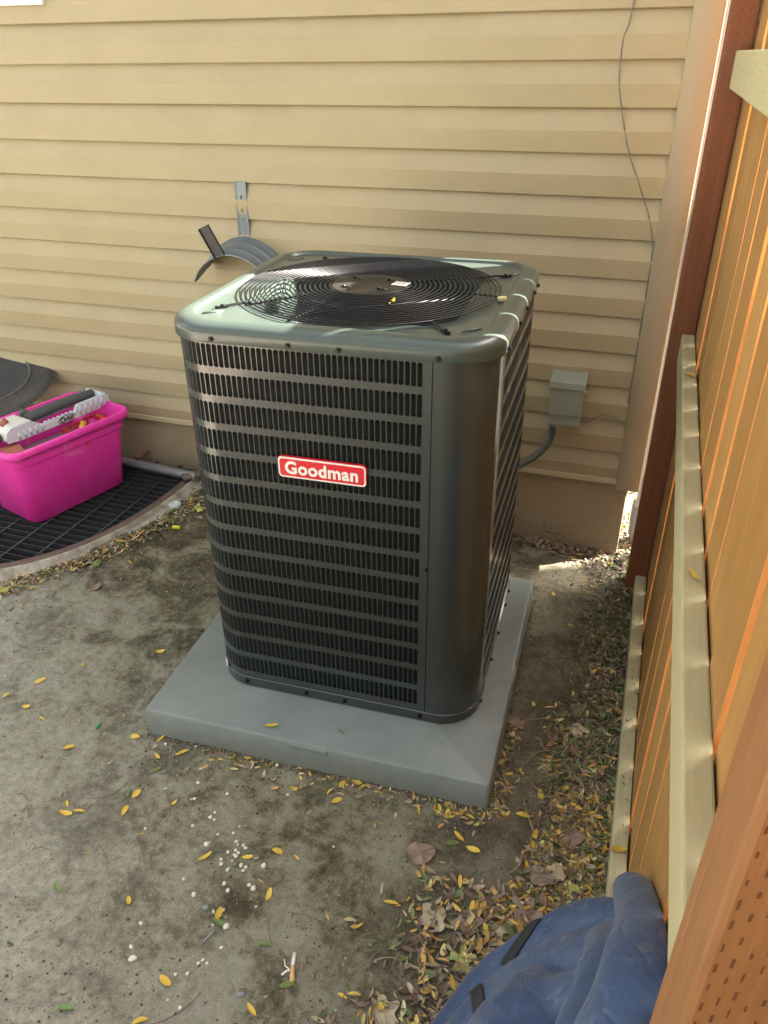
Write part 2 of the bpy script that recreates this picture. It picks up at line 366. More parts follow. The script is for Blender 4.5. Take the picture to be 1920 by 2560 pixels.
def ground_mat():
    k = NM('packed_dirt'); s = k.sep(); x, y = s[0], s[1]
    big = k.noise(1.6, 6, 0.62, dist=0.7); mid = k.noise(6.5, 8, 0.68, dist=0.5); fine = k.noise(42, 8, 0.75); vf = k.noise(260, 4, 0.7)
    f = k.math('ADD', k.math('MULTIPLY', big, 0.30), k.math('ADD', k.math('MULTIPLY', mid, 0.46), k.math('MULTIPLY', fine, 0.26)))
    c = k.ramp(f, [(0.440, (0.085, 0.072, 0.038)), (0.486, (0.185, 0.162, 0.094)), (0.520, (0.310, 0.284, 0.182)), (0.575, (0.42, 0.395, 0.290))])
    # paler earth in the near left, browner earth towards the right
    pale = k.ramp(k.math('ADD', k.math('MULTIPLY', k.math('ADD', k.math('MULTIPLY', x, 0.75), k.math('MULTIPLY', y, 1.0)), -1.0), k.math('MULTIPLY', k.math('SUBTRACT', mid, 0.5), 1.8)), [(0.30, 0), (0.62, 1)])
    pale2 = k.n.new('ShaderNodeMapRange'); pale2.inputs[1].default_value = 1.55; pale2.inputs[2].default_value = 2.45
    t = k.math('ADD', k.math('MULTIPLY', k.math('ADD', k.math('MULTIPLY', x, 0.95), y), -1.0), k.math('MULTIPLY', k.math('SUBTRACT', mid, 0.5), 1.6))
    k.l.new(t, pale2.inputs[0])
    c = k.mix(k.math('MULTIPLY', pale2.outputs[0], 0.8), c, k.mix(k.ramp(fine, [(0.35, 0), (0.65, 1)]), (0.35, 0.330, 0.260), (0.64, 0.620, 0.54)))
    br = k.n.new('ShaderNodeMapRange'); br.inputs[1].default_value = 0.25; br.inputs[2].default_value = 0.65; k.l.new(x, br.inputs[0])
    c = k.mix(k.math('MULTIPLY', br.outputs[0], 0.55), c, k.mix(mid, (0.10, 0.078, 0.052), (0.30, 0.245, 0.185)))
    c = k.mix(k.math('MULTIPLY', k.ramp(vf, [(0.58, 0), (0.66, 1)]), 0.6), c, (0.52, 0.49, 0.38))
    c = k.mix(k.math('MULTIPLY', k.ramp(k.noise(190, 4, 0.8), [(0.57, 0), (0.64, 1)]), 0.6), c, (0.07, 0.058, 0.04))
    cr = k.voro(16, vec=k.mix(0.25, k.co(), k.noise(9, 4, out='Color'), 'ADD'), feat='DISTANCE_TO_EDGE'); crm = k.math('MULTIPLY', k.ramp(cr, [(0.0, 1), (0.02, 0)]), k.ramp(k.noise(3.5, 3), [(0.54, 0), (0.66, 1)]))
    c = k.mix(k.math('MULTIPLY', crm, 0.35), c, (0.07, 0.058, 0.04))
    k.base(c).rough(0.92)
    k.bump(k.math('ADD', k.math('MULTIPLY', mid, 1.2), k.math('ADD', k.math('MULTIPLY', fine, 1.3), k.math('MULTIPLY', vf, 0.8))), 1.0, 0.012); return k.m
M_GROUND = ground_mat()
def hedge_mat():
    k = NM('hedge_leaves'); a = k.n.new('ShaderNodeVertexColor'); a.layer_name = 'tint'; k.base(a.outputs[0]).rough(0.55); return k.m
M_HEDGE = hedge_mat()
M_ROOF = simple('asphalt_shingle', (0.08, 0.07, 0.065), 0.9, 0.3, 40)
M_DOWN = simple('pale_aluminium_downspout', (0.50, 0.53, 0.58), 0.35, 0.06, 8, 0, 0.2)

# ------------------------------------------------------------------ ground
def sstep(a, b, t):
    t = np.clip((t-a)/(b-a), 0, 1); return t*t*(3-2*t)
def gz(x, y):
    x = np.asarray(x, float); y = np.asarray(y, float)
    z = -0.060*sstep(0.58, 0.86, x) + 0.045*sstep(-0.75, -1.15, x)*sstep(-1.25, -0.85, y)
    z = z - 0.040*sstep(-0.45, -0.1, y)*sstep(-0.3, 0.3, x)*(1-sstep(0.58, 0.86, x))
    return z
def gzn(x, y):
    """ground height with small relief"""
    z = float(gz(x, y))
    d = 0.010*noise.fractal(Vector((x*2.2, y*2.2, 3.1)), 0.8, 2.1, 4) + 0.0035*noise.fractal(Vector((x*14, y*14, 7.7)), 0.7, 2.0, 4)
    return z + d - 0.004
WELLC = (-1.72, -0.02)
def well_edge(a, off=0.0):
    """outer edge of the window well: superellipse half, a from 0 (right) to pi (left)"""
    hx, hy, p = 0.675+off, 1.03+off, 2.5
    c, s = math.cos(a), math.sin(a)
    return (WELLC[0] + hx*math.copysign(abs(c)**(2/p), c), WELLC[1] - hy*abs(s)**(2/p))
def in_well(x, y, off=0.0):
    return (abs((x-WELLC[0])/(0.675+off))**2.5 + abs((y-WELLC[1])/(1.03+off))**2.5) < 1 and y < 0.02
def grid_axis(lo, hi, step, far):
    a = list(np.arange(lo, hi, step)); s = step; p = hi
    while p < far: a.append(p); s *= 1.35; p += s
    a.append(far); s = step; p = lo - step; b = []
    while p > -far: b.append(p); s *= 1.35; p -= s
    b.append(-far); return np.array(b[::-1] + a)
gx = grid_axis(-1.6, 1.05, 0.0125, 120); gy = grid_axis(-2.45, 0.1, 0.0125, 120)
GX, GY = np.meshgrid(gx, gy)
GZ = gz(GX, GY)
nx_, ny_ = len(gx), len(gy)
for j in range(ny_):
    for i in range(nx_):
        if -1.9 < gx[i] < 1.2 and -2.7 < gy[j] < 0.3: GZ[j, i] = gzn(gx[i], gy[j])
vs = np.stack([GX.ravel(), GY.ravel(), GZ.ravel()], 1)
fs = []
for j in range(ny_-1):
    for i in range(nx_-1):
        if in_well((gx[i]+gx[i+1])/2, (gy[j]+gy[j+1])/2, -0.02): continue
        a = j*nx_+i; fs.append((a, a+1, a+nx_+1, a+nx_))
me = bpy.data.meshes.new('ground'); me.from_pydata(vs.tolist(), [], fs); me.materials.append(M_GROUND)
me.polygons.foreach_set('use_smooth', [True]*len(me.polygons))
ground = bpy.data.objects.new('ground', me); C.objects.link(ground); ground['kind'] = 'structure'

# ------------------------------------------------------------------ house
house = empty('house', (-1.5, 2.0, 0), 0, 'tan vinyl sided house wall behind the air conditioner, on a low concrete foundation', 'house')
Z0, S = 0.2745, 0.127
XR, XL = 0.772, -5.0
def panel(x0, x1, zb, name='siding_panel', proud=0.0):
    """one double course dutch lap panel: two coves and two flats"""
    m = MB(); prof = [(-0.0100-proud, zb-0.003), (-0.0158-proud, zb)]
    for c in range(2):
        b = zb + c*S
        if c: prof.append((-0.0158-proud, b))
        prof += [(-0.0192-proud, b+S*0.49), (-0.0182-proud, b+S*0.505), (-0.0012-proud, b+S*0.985)]
        if c == 0: prof += [(-0.0012-proud, b+S-0.0005), (-0.0135-proud, b+S-0.0005)]
    prof.append((-0.0012-proud, zb+2*S+0.004))
    n = 9; rings = []
    for y, z in prof:
        rings.append([])
    xs = [x0-0.0004] + [x0 + (x1-x0)*i/(n-1) for i in range(n)]
    for i, xx in enumerate(xs):
        dy_ = 0.0045 if i == 0 else 0.0
        wob = 0.0012*noise.noise(Vector((xx*1.7, zb*3, 1.3)))
        for kx, (y, z) in enumerate(prof): rings[kx].append((xx, min(y+wob+dy_, -0.0004), z+wob*0.8))
    m.loft(rings, closed=False)
    # left end return edge
    return obj(name, m, M_SID, house, auto=R(12))
seams = {0: None, 1: None, 2: -1.93, 3: -1.2245, 4: -0.5002, 5: 0.1542, 6: 0.62}
row = 0
for r_ in range(0, 13):
    zb = Z0 + r_*2*S
    sx = {3: -1.2245, 4: -0.5002, 5: 0.1542, 2: -1.93}.get(r_, random.uniform(-3.5, -2.0))
    panel(XL, sx+0.012, zb); panel(sx, XR, zb, proud=0.0034 if r_ in (2, 3, 4, 5) else 0.001)
m = MB(); m.box(XL, 0.79, 0.0, 0.10, Z0-0.01, 3.62); obj('wall', m, M_TRIM, house)
m = MB(); m.loft([[(XL, y, z), (XR+0.006, y, z)] for y, z in ((0.0, Z0+0.020), (-0.0165, Z0+0.018), (-0.019, Z0+0.014), (-0.019, Z0-0.006), (-0.012, Z0-0.010), (0.0, Z0-0.010))], closed=False)
obj('starter_strip', m, M_STARTER, house)
m = MB(); m.box(XL, 0.803, 0.002, 0.22, -0.9, Z0-0.008); obj('foundation', m, M_FOUND, house, bevel=0.006)
# corner post: an L wrapped round the corner, with rolled edges
prof = [(0.757, -0.003), (0.757, -0.021), (0.760, -0.024), (0.836, -0.026), (0.842, -0.024), (0.845, -0.018), (0.845, 0.070), (0.842, 0.073), (0.806, 0.073)]
m = MB(); m.loft([[(a, b, z) for a, b in prof] for z in (0.252, 1.4, 3.6)], closed=False); obj('corner_post', m, M_TRIM, house, auto=R(50))
# side wall with its own courses and the back of the house
m = MB(); m.box(0.55, 0.806, 0.101, 7.0, -0.4, Z0); m.box(0.55, 0.818, 0.101, 7.0, Z0+0.001, 3.6); obj('side_wall', m, M_TRIM, house)
for r_ in range(13):
    zb = Z0 + r_*2*S; m = MB()
    pr = []
    for c in range(2):
        b = zb+c*S; pr += [(0.834, b), (0.833, b+S*0.5), (0.822, b+S*0.985)]
    m.loft([[(x_, 0.074, z_), (x_, 6.9, z_)] for x_, z_ in pr], closed=False); obj('siding_panel', m, M_SID, house)
m = MB(); m.prism([(-0.5, 3.6), (7.5, 3.6), (3.5, 5.6)], lambda a, b, d: (d, a, b), XL-0.4, 1.15); obj('roof', m, M_ROOF, house)
m = MB(); m.box(XL, 0.79, 6.9, 7.0, -0.4, 3.6); m.box(XL, XL+0.1, 0.1, 6.9, -0.4, 3.6); obj('back_wall', m, M_TRIM, house)
# window above left: only the corner of its sill trim shows
m = MB(); m.box(-2.9, -1.425, -0.034, -0.002, 1.852, 1.90); m.box(-1.475, -1.425, -0.034, -0.002, 1.90, 2.9); m.box(-2.9, -2.85, -0.034, -0.002, 1.90, 2.9)
win = obj('window', m, M_WHITE, house, bevel=0.003)
m = MB(); m.box(-2.85, -1.475, -0.020, -0.016, 1.90, 2.9); obj('pane', m, simple('window_glass', (0.03, 0.035, 0.04), 0.08, 0.1), win)
# downspout on the sunny side
ds = MB(); px, py = 0.868, 0.135
ds.loft([[(px-0.024, py-0.034, z), (px+0.026, py-0.034, z), (px+0.026, py+0.034, z), (px-0.024, py+0.034, z)] for z in (0.12, 1.0, 3.5)])
dso = obj('downspout', ds, M_DOWN, house, bevel=0.006)
for z in (0.30, 0.62, 1.9):
    m = MB(); m.box(px-0.027, px+0.030, py-0.037, py+0.037, z, z+0.022); obj('strap', m, M_DOWN, dso, bevel=0.002)
m = MB(); m.tube([(px, py, 0.14), (px, py-0.004, 0.06), (px+0.004, py-0.02, 0.0), (px+0.03, py-0.045, -0.055), (px+0.10, py-0.06, -0.075)], [0.036, 0.038, 0.040, 0.038, 0.036], 12); obj('elbow', m, simple('grey_elbow_plastic', (0.27, 0.30, 0.33), 0.4), dso, smooth=True)

# ------------------------------------------------------------------ fence
fence = empty('fence', (0.93, -0.8, -0.06), 0, 'orange cedar board fence with pale rails running from the house corner along the right side', 'fence')
gaps = [-0.325, -0.490, -0.660, -0.823, -0.980, -1.155, -1.332, -1.486, -1.636, -1.801, -1.968, -2.128, -2.29, -2.45, -2.61]
gw = [0.017, 0.020, 0.021, 0.022, 0.023, 0.019, 0.021, 0.018, 0.020, 0.017, 0.019, 0.018, 0.015, 0.015, 0.015]
FTOP = 1.98
def board(y0, y1, i):
    m = MB(); t = 0.017; x0 = 0.9185 + random.uniform(0, 0.0045)
    ya, yb = y0, y1; n = 14; rings = []
    bow = random.uniform(-0.002, 0.002)
    for k in range(n):
        z = -0.085 + (FTOP+0.085)*k/(n-1)
        w0 = 0.0022*noise.noise(Vector((z*1.3, i*3.1, 0))); w1 = 0.0022*noise.noise(Vector((z*1.3, i*3.1, 5)))
        dx = bow*math.sin(math.pi*k/(n-1)) + 0.001
        rings.append([(x0+dx, ya+w0, z), (x0+dx, yb+w1, z), (x0+dx+t, yb+w1, z), (x0+dx+t, ya+w0, z)])
    m.loft(rings, cap0=True, cap1=True)
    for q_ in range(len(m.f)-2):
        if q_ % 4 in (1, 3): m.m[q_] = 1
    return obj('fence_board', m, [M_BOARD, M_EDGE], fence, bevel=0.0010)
edges = [(-0.135, None)]
yy = -0.150
for i, (g_, w_) in enumerate(zip(gaps, gw)):
    board(g_ + w_/2, yy, i); yy = g_ - w_/2
for i in range(8):
    y2 = yy - 0.152; board(y2, yy, 20+i); yy = y2 - random.uniform(0.006, 0.011)
def rail(ztop, xa=0.880, y0=-0.222, y1=-2.30, label=None):
    m = MB(); n = 16; rings = []
    for k in range(n):
        y = y0 + (y1-y0)*k/(n-1); d = 0.0015*noise.noise(Vector((y*2, ztop, 2)))
        rings.append([(xa+d, y, ztop-0.089), (0.918, y, ztop-0.089), (0.918, y, ztop), (xa+d, y, ztop)])
    m.loft(rings, cap0=True, cap1=True)
    o = obj('rail', m, M_RAIL, fence, bevel=0.004)
    if label: o['label'] = label
rail(1.690); rail(0.930); rail(0.012, 0.879, label='dirty lower rail resting on leaf litter')
def wpost(name, x, y, s, z1, mat):
    m = MB(); n = 20; rings = []
    for k in range(n):
        z = -0.4 + (z1+0.4)*k/(n-1); d = 0.0015*noise.noise(Vector((z*1.5, x, y)))
        rings.append([(x+d, y, z), (x+s, y, z), (x+s, y+s, z), (x+d, y+s, z)])
    m.loft(rings, cap0=True, cap1=True); return obj(name, m, mat, fence, bevel=0.006)
p_far = wpost('post', 0.847, -0.221, 0.072, 2.06, M_POSTW); p_far['label'] = 'dark red brown fence post beside the house corner'
# near post, closest to the camera, with rows of incision marks on two faces
p_near = wpost('post', 0.857, -2.398, 0.089, 2.06, M_POSTN); p_near['label'] = 'orange brown fence post nearest the camera, punched with incision marks'
sl = MB()
def incise(face, rows, cols, w):
    for rr in range(rows):
        for cc in range(cols):
            u = (cc+0.5)/cols*w*0.92 + 0.004; z = 0.55 + rr*0.0245 + (0.5*0.0245 if cc % 2 else 0) + random.uniform(-0.002, 0.002)
            h, wd = 0.0058*random.uniform(0.6, 1.15), 0.0009*random.uniform(0.6, 1.3)
            if random.random() < 0.07: continue
            if face == 'y': q = [(0.857+u-wd, -2.3984, z-h), (0.857+u+wd, -2.3984, z-h*0.7), (0.857+u+wd, -2.3984, z+h), (0.857+u-wd, -2.3984, z+h*0.7)]
            else: q = [(0.8552, -2.398+u-wd, z-h), (0.8552, -2.398+u+wd, z-h*0.7), (0.8552, -2.398+u+wd, z+h), (0.8552, -2.398+u-wd, z+h*0.7)]
            sl.add(q, [(0, 1, 2, 3)])
incise('y', 60, 9, 0.089)
o = obj('incision_marks', sl, M_SLOT, fence); o['kind'] = 'stuff'; o.parent = p_near


# far post incisions
sl2 = MB()
for rr in range(60):
    for cc in range(6):
        u = 0.006 + cc*0.011; z = 0.35 + rr*0.026 + (0.013 if cc % 2 else 0)
        sl2.add([(0.847+u-0.0007, -0.2225, z-0.005), (0.847+u+0.0007, -0.2225, z-0.004), (0.847+u+0.0007, -0.2225, z+0.005), (0.847+u-0.0007, -0.2225, z+0.004)], [(0, 1, 2, 3)])
o = obj('incision_marks', sl2, M_SLOT, fence); o['kind'] = 'stuff'; o.parent = p_far

# ------------------------------------------------------------------ equipment pad
PC = (0.0520, -0.9555); PYAW = R(2.1624); PT = 0.0846
pad = empty('equipment_pad', (PC[0], PC[1], 0), PYAW, 'square grey composite equipment pad on the dirt under the air conditioner', 'equipment pad')
HX, HY = 0.4972, 0.4682
m = MB(); base = rrect(HX, HY, 0.012, 4)
rings = []
for off, z in ((0.004, -0.03), (0.002, 0.03), (0.0, PT-0.008), (-0.0025, PT-0.0025), (-0.008, PT)):
    rings.append([(a*(1+off/HX), b*(1+off/HY), z) for a, b in base])
m.loft(rings, cap1=True)
o = obj('slab', m, M_PAD, pad, world=False, auto=R(35))
for cx_, cy_, hx_, hy_ in ((0.002, -HY-0.0005, 0.056, 0.003), (HX+0.0005, -0.02, 0.003, 0.056)):
    m = MB(); m.box(cx_-hx_, cx_+hx_, cy_-hy_, cy_+hy_*0.6, PT-0.022, PT-0.006); obj('moulded_notch', m, M_PAD, pad, world=False, bevel=0.003)

# ------------------------------------------------------------------ condenser unit
ac = empty('air_conditioner', (PC[0], PC[1], PT), PYAW, 'tall dark grey louvered air conditioner with a black wire fan guard on the pad', 'air conditioner')
# local coordinates: pad frame, z measured from the pad top
AX, AY, AH, AR = 0.031, 0.093, 0.389, 0.113
ZL0, ZL1 = 0.060, 1.0415   # louver field bottom and top
def per(s):
    """perimeter of the casing, s=0 at the front face seam (x=0.285) going towards the left, returns x,y,nx,ny"""
    x0 = 0.285; L1 = x0 - (AX-AH+AR); arc = math.pi/2*AR; side = 2*(AH-AR)
    if s < 0:    # to the right of the seam
        t = -s; Lr = (AX+AH-AR) - x0
        if t < Lr: return (x0+t, AY-AH, 0, -1)
        t -= Lr
        if t < arc: a = -math.pi/2 + t/AR; return (AX+AH-AR+AR*math.cos(a), AY-AH+AR+AR*math.sin(a), math.cos(a), math.sin(a))
        t -= arc
        if t < side: return (AX+AH, AY-AH+AR+t, 1, 0)
        t -= side
        if t < arc: a = t/AR; return (AX+AH-AR+AR*math.cos(a), AY+AH-AR+AR*math.sin(a), math.cos(a), math.sin(a))
        t -= arc; return (AX+AH-AR-t, AY+AH, 0, 1)
    if s < L1: return (x0-s, AY-AH, 0, -1)
    s -= L1
    if s < arc: a = -math.pi/2 - s/AR; return (AX-AH+AR+AR*math.cos(a), AY-AH+AR+AR*math.sin(a), math.cos(a), math.sin(a))
    s -= arc
    if s < side: return (AX-AH, AY-AH+AR+s, -1, 0)
    s -= side
    if s < arc: a = math.pi - s/AR; return (AX-AH+AR+AR*math.cos(a), AY+AH-AR+AR*math.sin(a), math.cos(a), math.sin(a))
    s -= arc; return (AX-AH+AR+s, AY+AH, 0, 1)
def P3(s, z, d=0.0):
    x, y, nx, ny = per(s); return (x+nx*d, y+ny*d, z)
ROWS = 14; PITCH = 0.0715; SH = 0.0545; CW = 0.0138
rowz = [ZL1 - 0.0005 - r*PITCH for r in range(ROWS)]   # slot tops
ROUND = [(math.cos(R(a)), math.sin(R(a))) for a in (0, 30, 60, 90)]
def slot_outline(w, h, r):
    pts = []
    for qx, qz, rot in ((1, 1, 0), (-1, 1, 90), (-1, -1, 180), (1, -1, 270)):
        for a in (0, 45, 90):
            t = R(a+rot); pts.append((qx*(w/2-r)+r*math.cos(t), qz*(h/2-r)+r*math.sin(t)))
    return pts
SW = 0.0117
OUT = slot_outline(SW, SH, 0.0042); INN = OUT
def guard(s0, s1, name, mat):
    """sheet from s0 to s1 punched with rounded slots, rim rolled inwards"""
    m = MB(); ncol = int(abs(s1-s0)/CW); sg = 1 if s1 > s0 else -1; off = (abs(s1-s0)-ncol*CW)/2
    # outer rectangle sampled to 12 points matching OUT order
    for r in range(ROWS):
        zc = rowz[r]-SH/2; zt = zc+PITCH/2; zb = zc-PITCH/2
        for c in range(ncol):
            sc = s0 + sg*(off + (c+0.5)*CW)
            w2 = CW/2; h2 = PITCH/2
            rect = [(w2, h2*0.9), (w2, h2), (w2*0.6, h2), (-w2*0.6, h2), (-w2, h2), (-w2, h2*0.9), (-w2, -h2*0.9), (-w2, -h2), (-w2*0.6, -h2), (w2*0.6, -h2), (w2, -h2), (w2, -h2*0.9)]
            vs = [P3(sc - a, zc+b) for a, b in rect]
            vs += [P3(sc - a, zc+b, 0.0) for a, b in OUT]
            vs += [P3(sc - a*0.93, zc+b*0.985, -0.0022) for a, b in OUT]
            fs = []
            for i in range(12):
                j = (i+1) % 12; fs.append((i, j, 12+j, 12+i)); fs.append((12+i, 12+j, 24+j, 24+i))
            m.add(vs, fs)
    ztop = rowz[0]-SH/2+PITCH/2; zbot = rowz[-1]-SH/2-PITCH/2
    n = 60
    for za, zb in ((ztop, 1.075), (0.010, zbot)):
        m.loft([[P3(s0+(s1-s0)*i/n, z) for i in range(n+1)] for z in (za, zb)], closed=False)
    if off > 0.0005:
        for a, b in ((s0, s0+sg*off), (s1-sg*off, s1)):
            m.loft([[P3(a, z), P3(b, z)] for z in (zbot, ztop)], closed=False)
    return obj(name, m, mat, ac, world=False, auto=R(28)), ncol, off
END_L = (0.285-(AX-AH+AR)) + math.pi/2*AR + 2*(AH-AR)
arcL = math.pi/2*AR; Lr = (AX+AH-AR)-0.285
SR0 = -(Lr + arcL + 0.02); SR1 = -(Lr + arcL + 2*(AH-AR) + arcL*0.8)
g1, nc1, off1 = guard(0.020, END_L+0.06, 'front_guard', M_PAINT)
g2, nc2, off2 = guard(SR0, SR1, 'side_guard', M_PAINT)
# strip between seam and first slot, and plain corner panel
m = MB(); m.loft([[P3(0.020, z), P3(0.0015, z), P3(0.0015, z, -0.004)] for z in (0.010, 1.075)], closed=False); obj('guard_edge', m, M_PAINT, ac, world=False)
m = MB(); n = 28; rings = []
for z in (0.010, 0.4, 0.8, 1.075):
    rings.append([P3(-0.0010, z, -0.006)] + [P3(-0.0010 + (SR0+0.0010)*i/n, z, 0.0012) for i in range(n+1)] + [P3(SR0, z, -0.004)])
m.loft(rings, closed=False); obj('corner_panel', m, M_PAINT, ac, world=False, auto=R(40))
m = MB(); s_ = SR1; m.loft([[P3(s_ + (-(1.16) - 0)*i/30*0.62, z, 0.0) for i in range(31)] for z in (0.010, 1.075)], closed=False); obj('rear_panel', m, M_PAINT, ac, world=False, auto=R(40))
# louver blades
lm = MB(); hh = SH/2*0.93; nseg = 5; rings = []
for i in range(nseg+1):
    t = i/nseg; # hinge at the left edge, turned inwards
    rings.append([(-SW/2*0.92 + t*0.0100, 0.0012 + 0.0075*math.sin(t*math.pi/2), z) for z in (-hh*(1-0.10*t), -hh*(0.75), hh*0.75, hh*(1-0.10*t))])
lm.loft(rings, closed=False)
louver_me = lm.mesh('louver', M_LOUV, smooth=True)
def louver_frame(s, zc):
    x, y, nx, ny = per(s); ang = math.atan2(ny, nx) + math.pi/2; return (x, y, zc), ang
cells = [(r, 0.020+off1+(c+0.5)*CW) for r in range(ROWS) for c in range(nc1)]
front_cells = [(r, s) for r, s in cells if s < 0.72]
near = front_cells[:]; near = near[:300]
nearset = set(near)
for r, s in near:
    loc, ang = louver_frame(s, rowz[r]-SH/2); o = bpy.data.objects.new('louver', louver_me); C.objects.link(o); o.parent = ac; o.location = loc; o.rotation_euler = (0, 0, ang)
rest = MB(); lv = lm.v; lf = lm.f
def add_louver(s, zc, mirror=False):
    (x, y, z), ang = louver_frame(s, zc); c, s2 = math.cos(ang), math.sin(ang)
    rest.add([(x + (-a if mirror else a)*c - b*s2, y + (-a if mirror else a)*s2 + b*c, z+d) for a, b, d in lv], lf)
for r, s in cells:
    if (r, s) not in nearset: add_louver(s, rowz[r]-SH/2)
for r in range(ROWS):
    for c in range(nc2): add_louver(SR0 - off2 - (c+0.5)*CW, rowz[r]-SH/2)
o = obj('louvers', rest, M_LOUV, ac, world=False, smooth=True); o['kind'] = 'stuff'
# coil inside, base pan, inner cavity
def ring_rr(h, r, z, n=8): return [(AX+a, AY+b, z) for a, b in rrect(h, h, r, n)]
m = MB(); m.loft([ring_rr(AH-0.020, 0.09, 0.02), ring_rr(AH-0.020, 0.09, 1.07)]); obj('condenser_coil', m, M_COIL, ac, world=False, auto=R(40))
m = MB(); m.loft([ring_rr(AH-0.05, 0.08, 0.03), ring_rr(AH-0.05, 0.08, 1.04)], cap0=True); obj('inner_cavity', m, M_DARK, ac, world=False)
m = MB(); m.loft([ring_rr(AH-0.006, 0.11, 0.0), ring_rr(AH+0.003, AR+0.002, 0.004), ring_rr(AH+0.0035, AR+0.002, 0.034), ring_rr(AH+0.0005, AR, 0.036)], cap0=True); obj('base_pan', m, M_PAINT, ac, world=False, auto=R(40))
# lid
GR = 0.330; GCX, GCY = 0.030, 0.088
n = 14
def lr(off, r, z):
    return [(AX+a, AY+b, z) for a, b in rrect(AH+off, AH+off, r, n)]
lid = MB(); rings = [lr(-0.002, AR, 1.046), lr(0.008, AR+0.006, 1.046), lr(0.009, AR+0.007, 1.050)]
rings += [lr(0.009, AR+0.007, 1.066)]
for a in (15, 35, 55, 72, 84, 90):
    t = R(a); rings.append(lr(0.009-0.034*(1-math.cos(t)), AR+0.005-0.022*(1-math.cos(t)), 1.066+0.026*math.sin(t)))
rings += [lr(-0.030, AR-0.022, 1.0925), lr(-0.036, AR-0.026, 1.091), lr(-0.041, AR-0.030, 1.0845), lr(-0.046, AR-0.034, 1.083)]
base = rings[-1]; cnt = len(base)
def circ_match(rad, z, blend=0.0):
    out = []
    for p in base:
        a = math.atan2(p[1]-GCY, p[0]-GCX); q = (GCX+rad*math.cos(a), GCY+rad*math.sin(a)); out.append((q[0]*(1-blend)+p[0]*blend, q[1]*(1-blend)+p[1]*blend, z))
    return out
rings += [circ_match(GR+0.012, 1.0835, 0.5), circ_match(GR+0.012, 1.084), circ_match(GR+0.005, 1.082), circ_match(GR, 1.074), circ_match(GR-0.006, 1.03), circ_match(GR-0.010, 0.93)]
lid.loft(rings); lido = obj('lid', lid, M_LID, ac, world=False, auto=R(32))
m = MB(); m.loft([[(GCX+0.36*math.cos(2*math.pi*i/40), GCY+0.36*math.sin(2*math.pi*i/40), 0.86) for i in range(40)]], cap1=False)
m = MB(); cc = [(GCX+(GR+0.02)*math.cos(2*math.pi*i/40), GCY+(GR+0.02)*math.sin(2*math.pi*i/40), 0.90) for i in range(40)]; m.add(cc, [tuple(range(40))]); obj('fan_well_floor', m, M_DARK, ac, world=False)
# small embosses on the lid deck
for ex, ey in ((0.345, -0.185), (0.36, 0.325), (-0.285, 0.36), (-0.27, -0.20)):
    m = MB(); m.tube([(ex-0.02, ey-0.015, 1.0835), (ex, ey, 1.0842), (ex+0.018, ey+0.018, 1.0835)], [0.003, 0.004, 0.003], 8); obj('emboss', m, M_LID, ac, world=False, smooth=True)
# fan
fan = empty('fan', (GCX, GCY, 0.985)); fan.parent = ac

m = MB(); m.loft([[(0.07*math.cos(2*math.pi*i/24), 0.07*math.sin(2*math.pi*i/24), z) for i in range(24)] for z in (-0.05, 0.075)], cap0=True, cap1=True); obj('motor', m, M_DARK, fan, world=False, auto=R(40))
for b_ in range(3):
    m = MB(); rings = []
    for i in range(9):
        rr = 0.06 + (0.30-0.06)*i/8; sw = 0.18*i/8; rings.append([(rr*math.cos(a+sw), rr*math.sin(a+sw), zz) for a, zz in ((R(120*b_)-0.50-0.12*i/8, -0.022), (R(120*b_)-0.2, -0.004), (R(120*b_)+0.12, 0.012), (R(120*b_)+0.42, 0.022))])
    m.loft(rings, closed=False); obj('blade', m, M_BLADE, fan, world=False, smooth=True)
# wire guard
def dome(r): return 1.0915 + 0.006*(1-(r/GR)**2)
NR = 19
for i in range(NR):
    rad = 0.104 + (GR+0.002-0.104)*i/(NR-1)
    m = MB(); m.tube([(GCX+rad*math.cos(2*math.pi*j/72), GCY+rad*math.sin(2*math.pi*j/72), dome(rad)) for j in range(72)], 0.0019, 6, closed=True); obj('guard_ring', m, M_WIRE, ac, world=False, smooth=True)
for a in (-49, -107, -137, 165, 128, 65, 34, 0):
    ca, sa = math.cos(R(a)), math.sin(R(a)); r1_ = GR+0.004
    rs = [0.088 + (r1_-0.088)*t/8 for t in range(9)]
    m = MB(); m.tube([(GCX+q*ca, GCY+q*sa, dome(q)-0.0035) for q in rs], 0.0024, 6); obj('guard_spoke', m, M_WIRE, ac, world=False, smooth=True)
for a, rr in ((-49, 0.075), (-140, 0.06), (128, 0.045), (34, 0.055)):
    ca, sa = math.cos(R(a)), math.sin(R(a)); m = MB()
    m.tube([(GCX+q*ca, GCY+q*sa, z) for q, z in ((GR-0.015, dome(GR)-0.003), (GR+0.02, 1.0895), (GR+rr-0.01, 1.0875))], 0.0030, 6)
    M4 = Matrix.Translation((GCX+(GR+rr)*ca, GCY+(GR+rr)*sa, 1.0840)) @ Matrix.Rotation(R(a), 4, 'Z')
    m.box(-0.016, 0.006, -0.006, 0.006, 0.0, 0.0035, M=M4); m.tube([M4 @ Vector((-0.004, 0, 0.003)), M4 @ Vector((-0.004, 0, 0.0085))], 0.0045, 6); m.tube([M4 @ Vector((0.010, 0, 0.000)), M4 @ Vector((0.010, 0, 0.006))], 0.004, 6)
    obj('mounting_clip', m, M_WIRE, ac, world=False)
hubm = MB(); hubm.loft([[(GCX+q*math.cos(2*math.pi*i/36), GCY+q*math.sin(2*math.pi*i/36), z) for i in range(36)] for q, z in ((0.100, 1.0925), (0.1005, 1.096), (0.098, 1.098), (0.060, 1.099), (0.055, 1.0975), (0.001, 1.0975))], cap0=True); hub = obj('hub_plate', hubm, M_HUB, ac, world=False, auto=R(30))
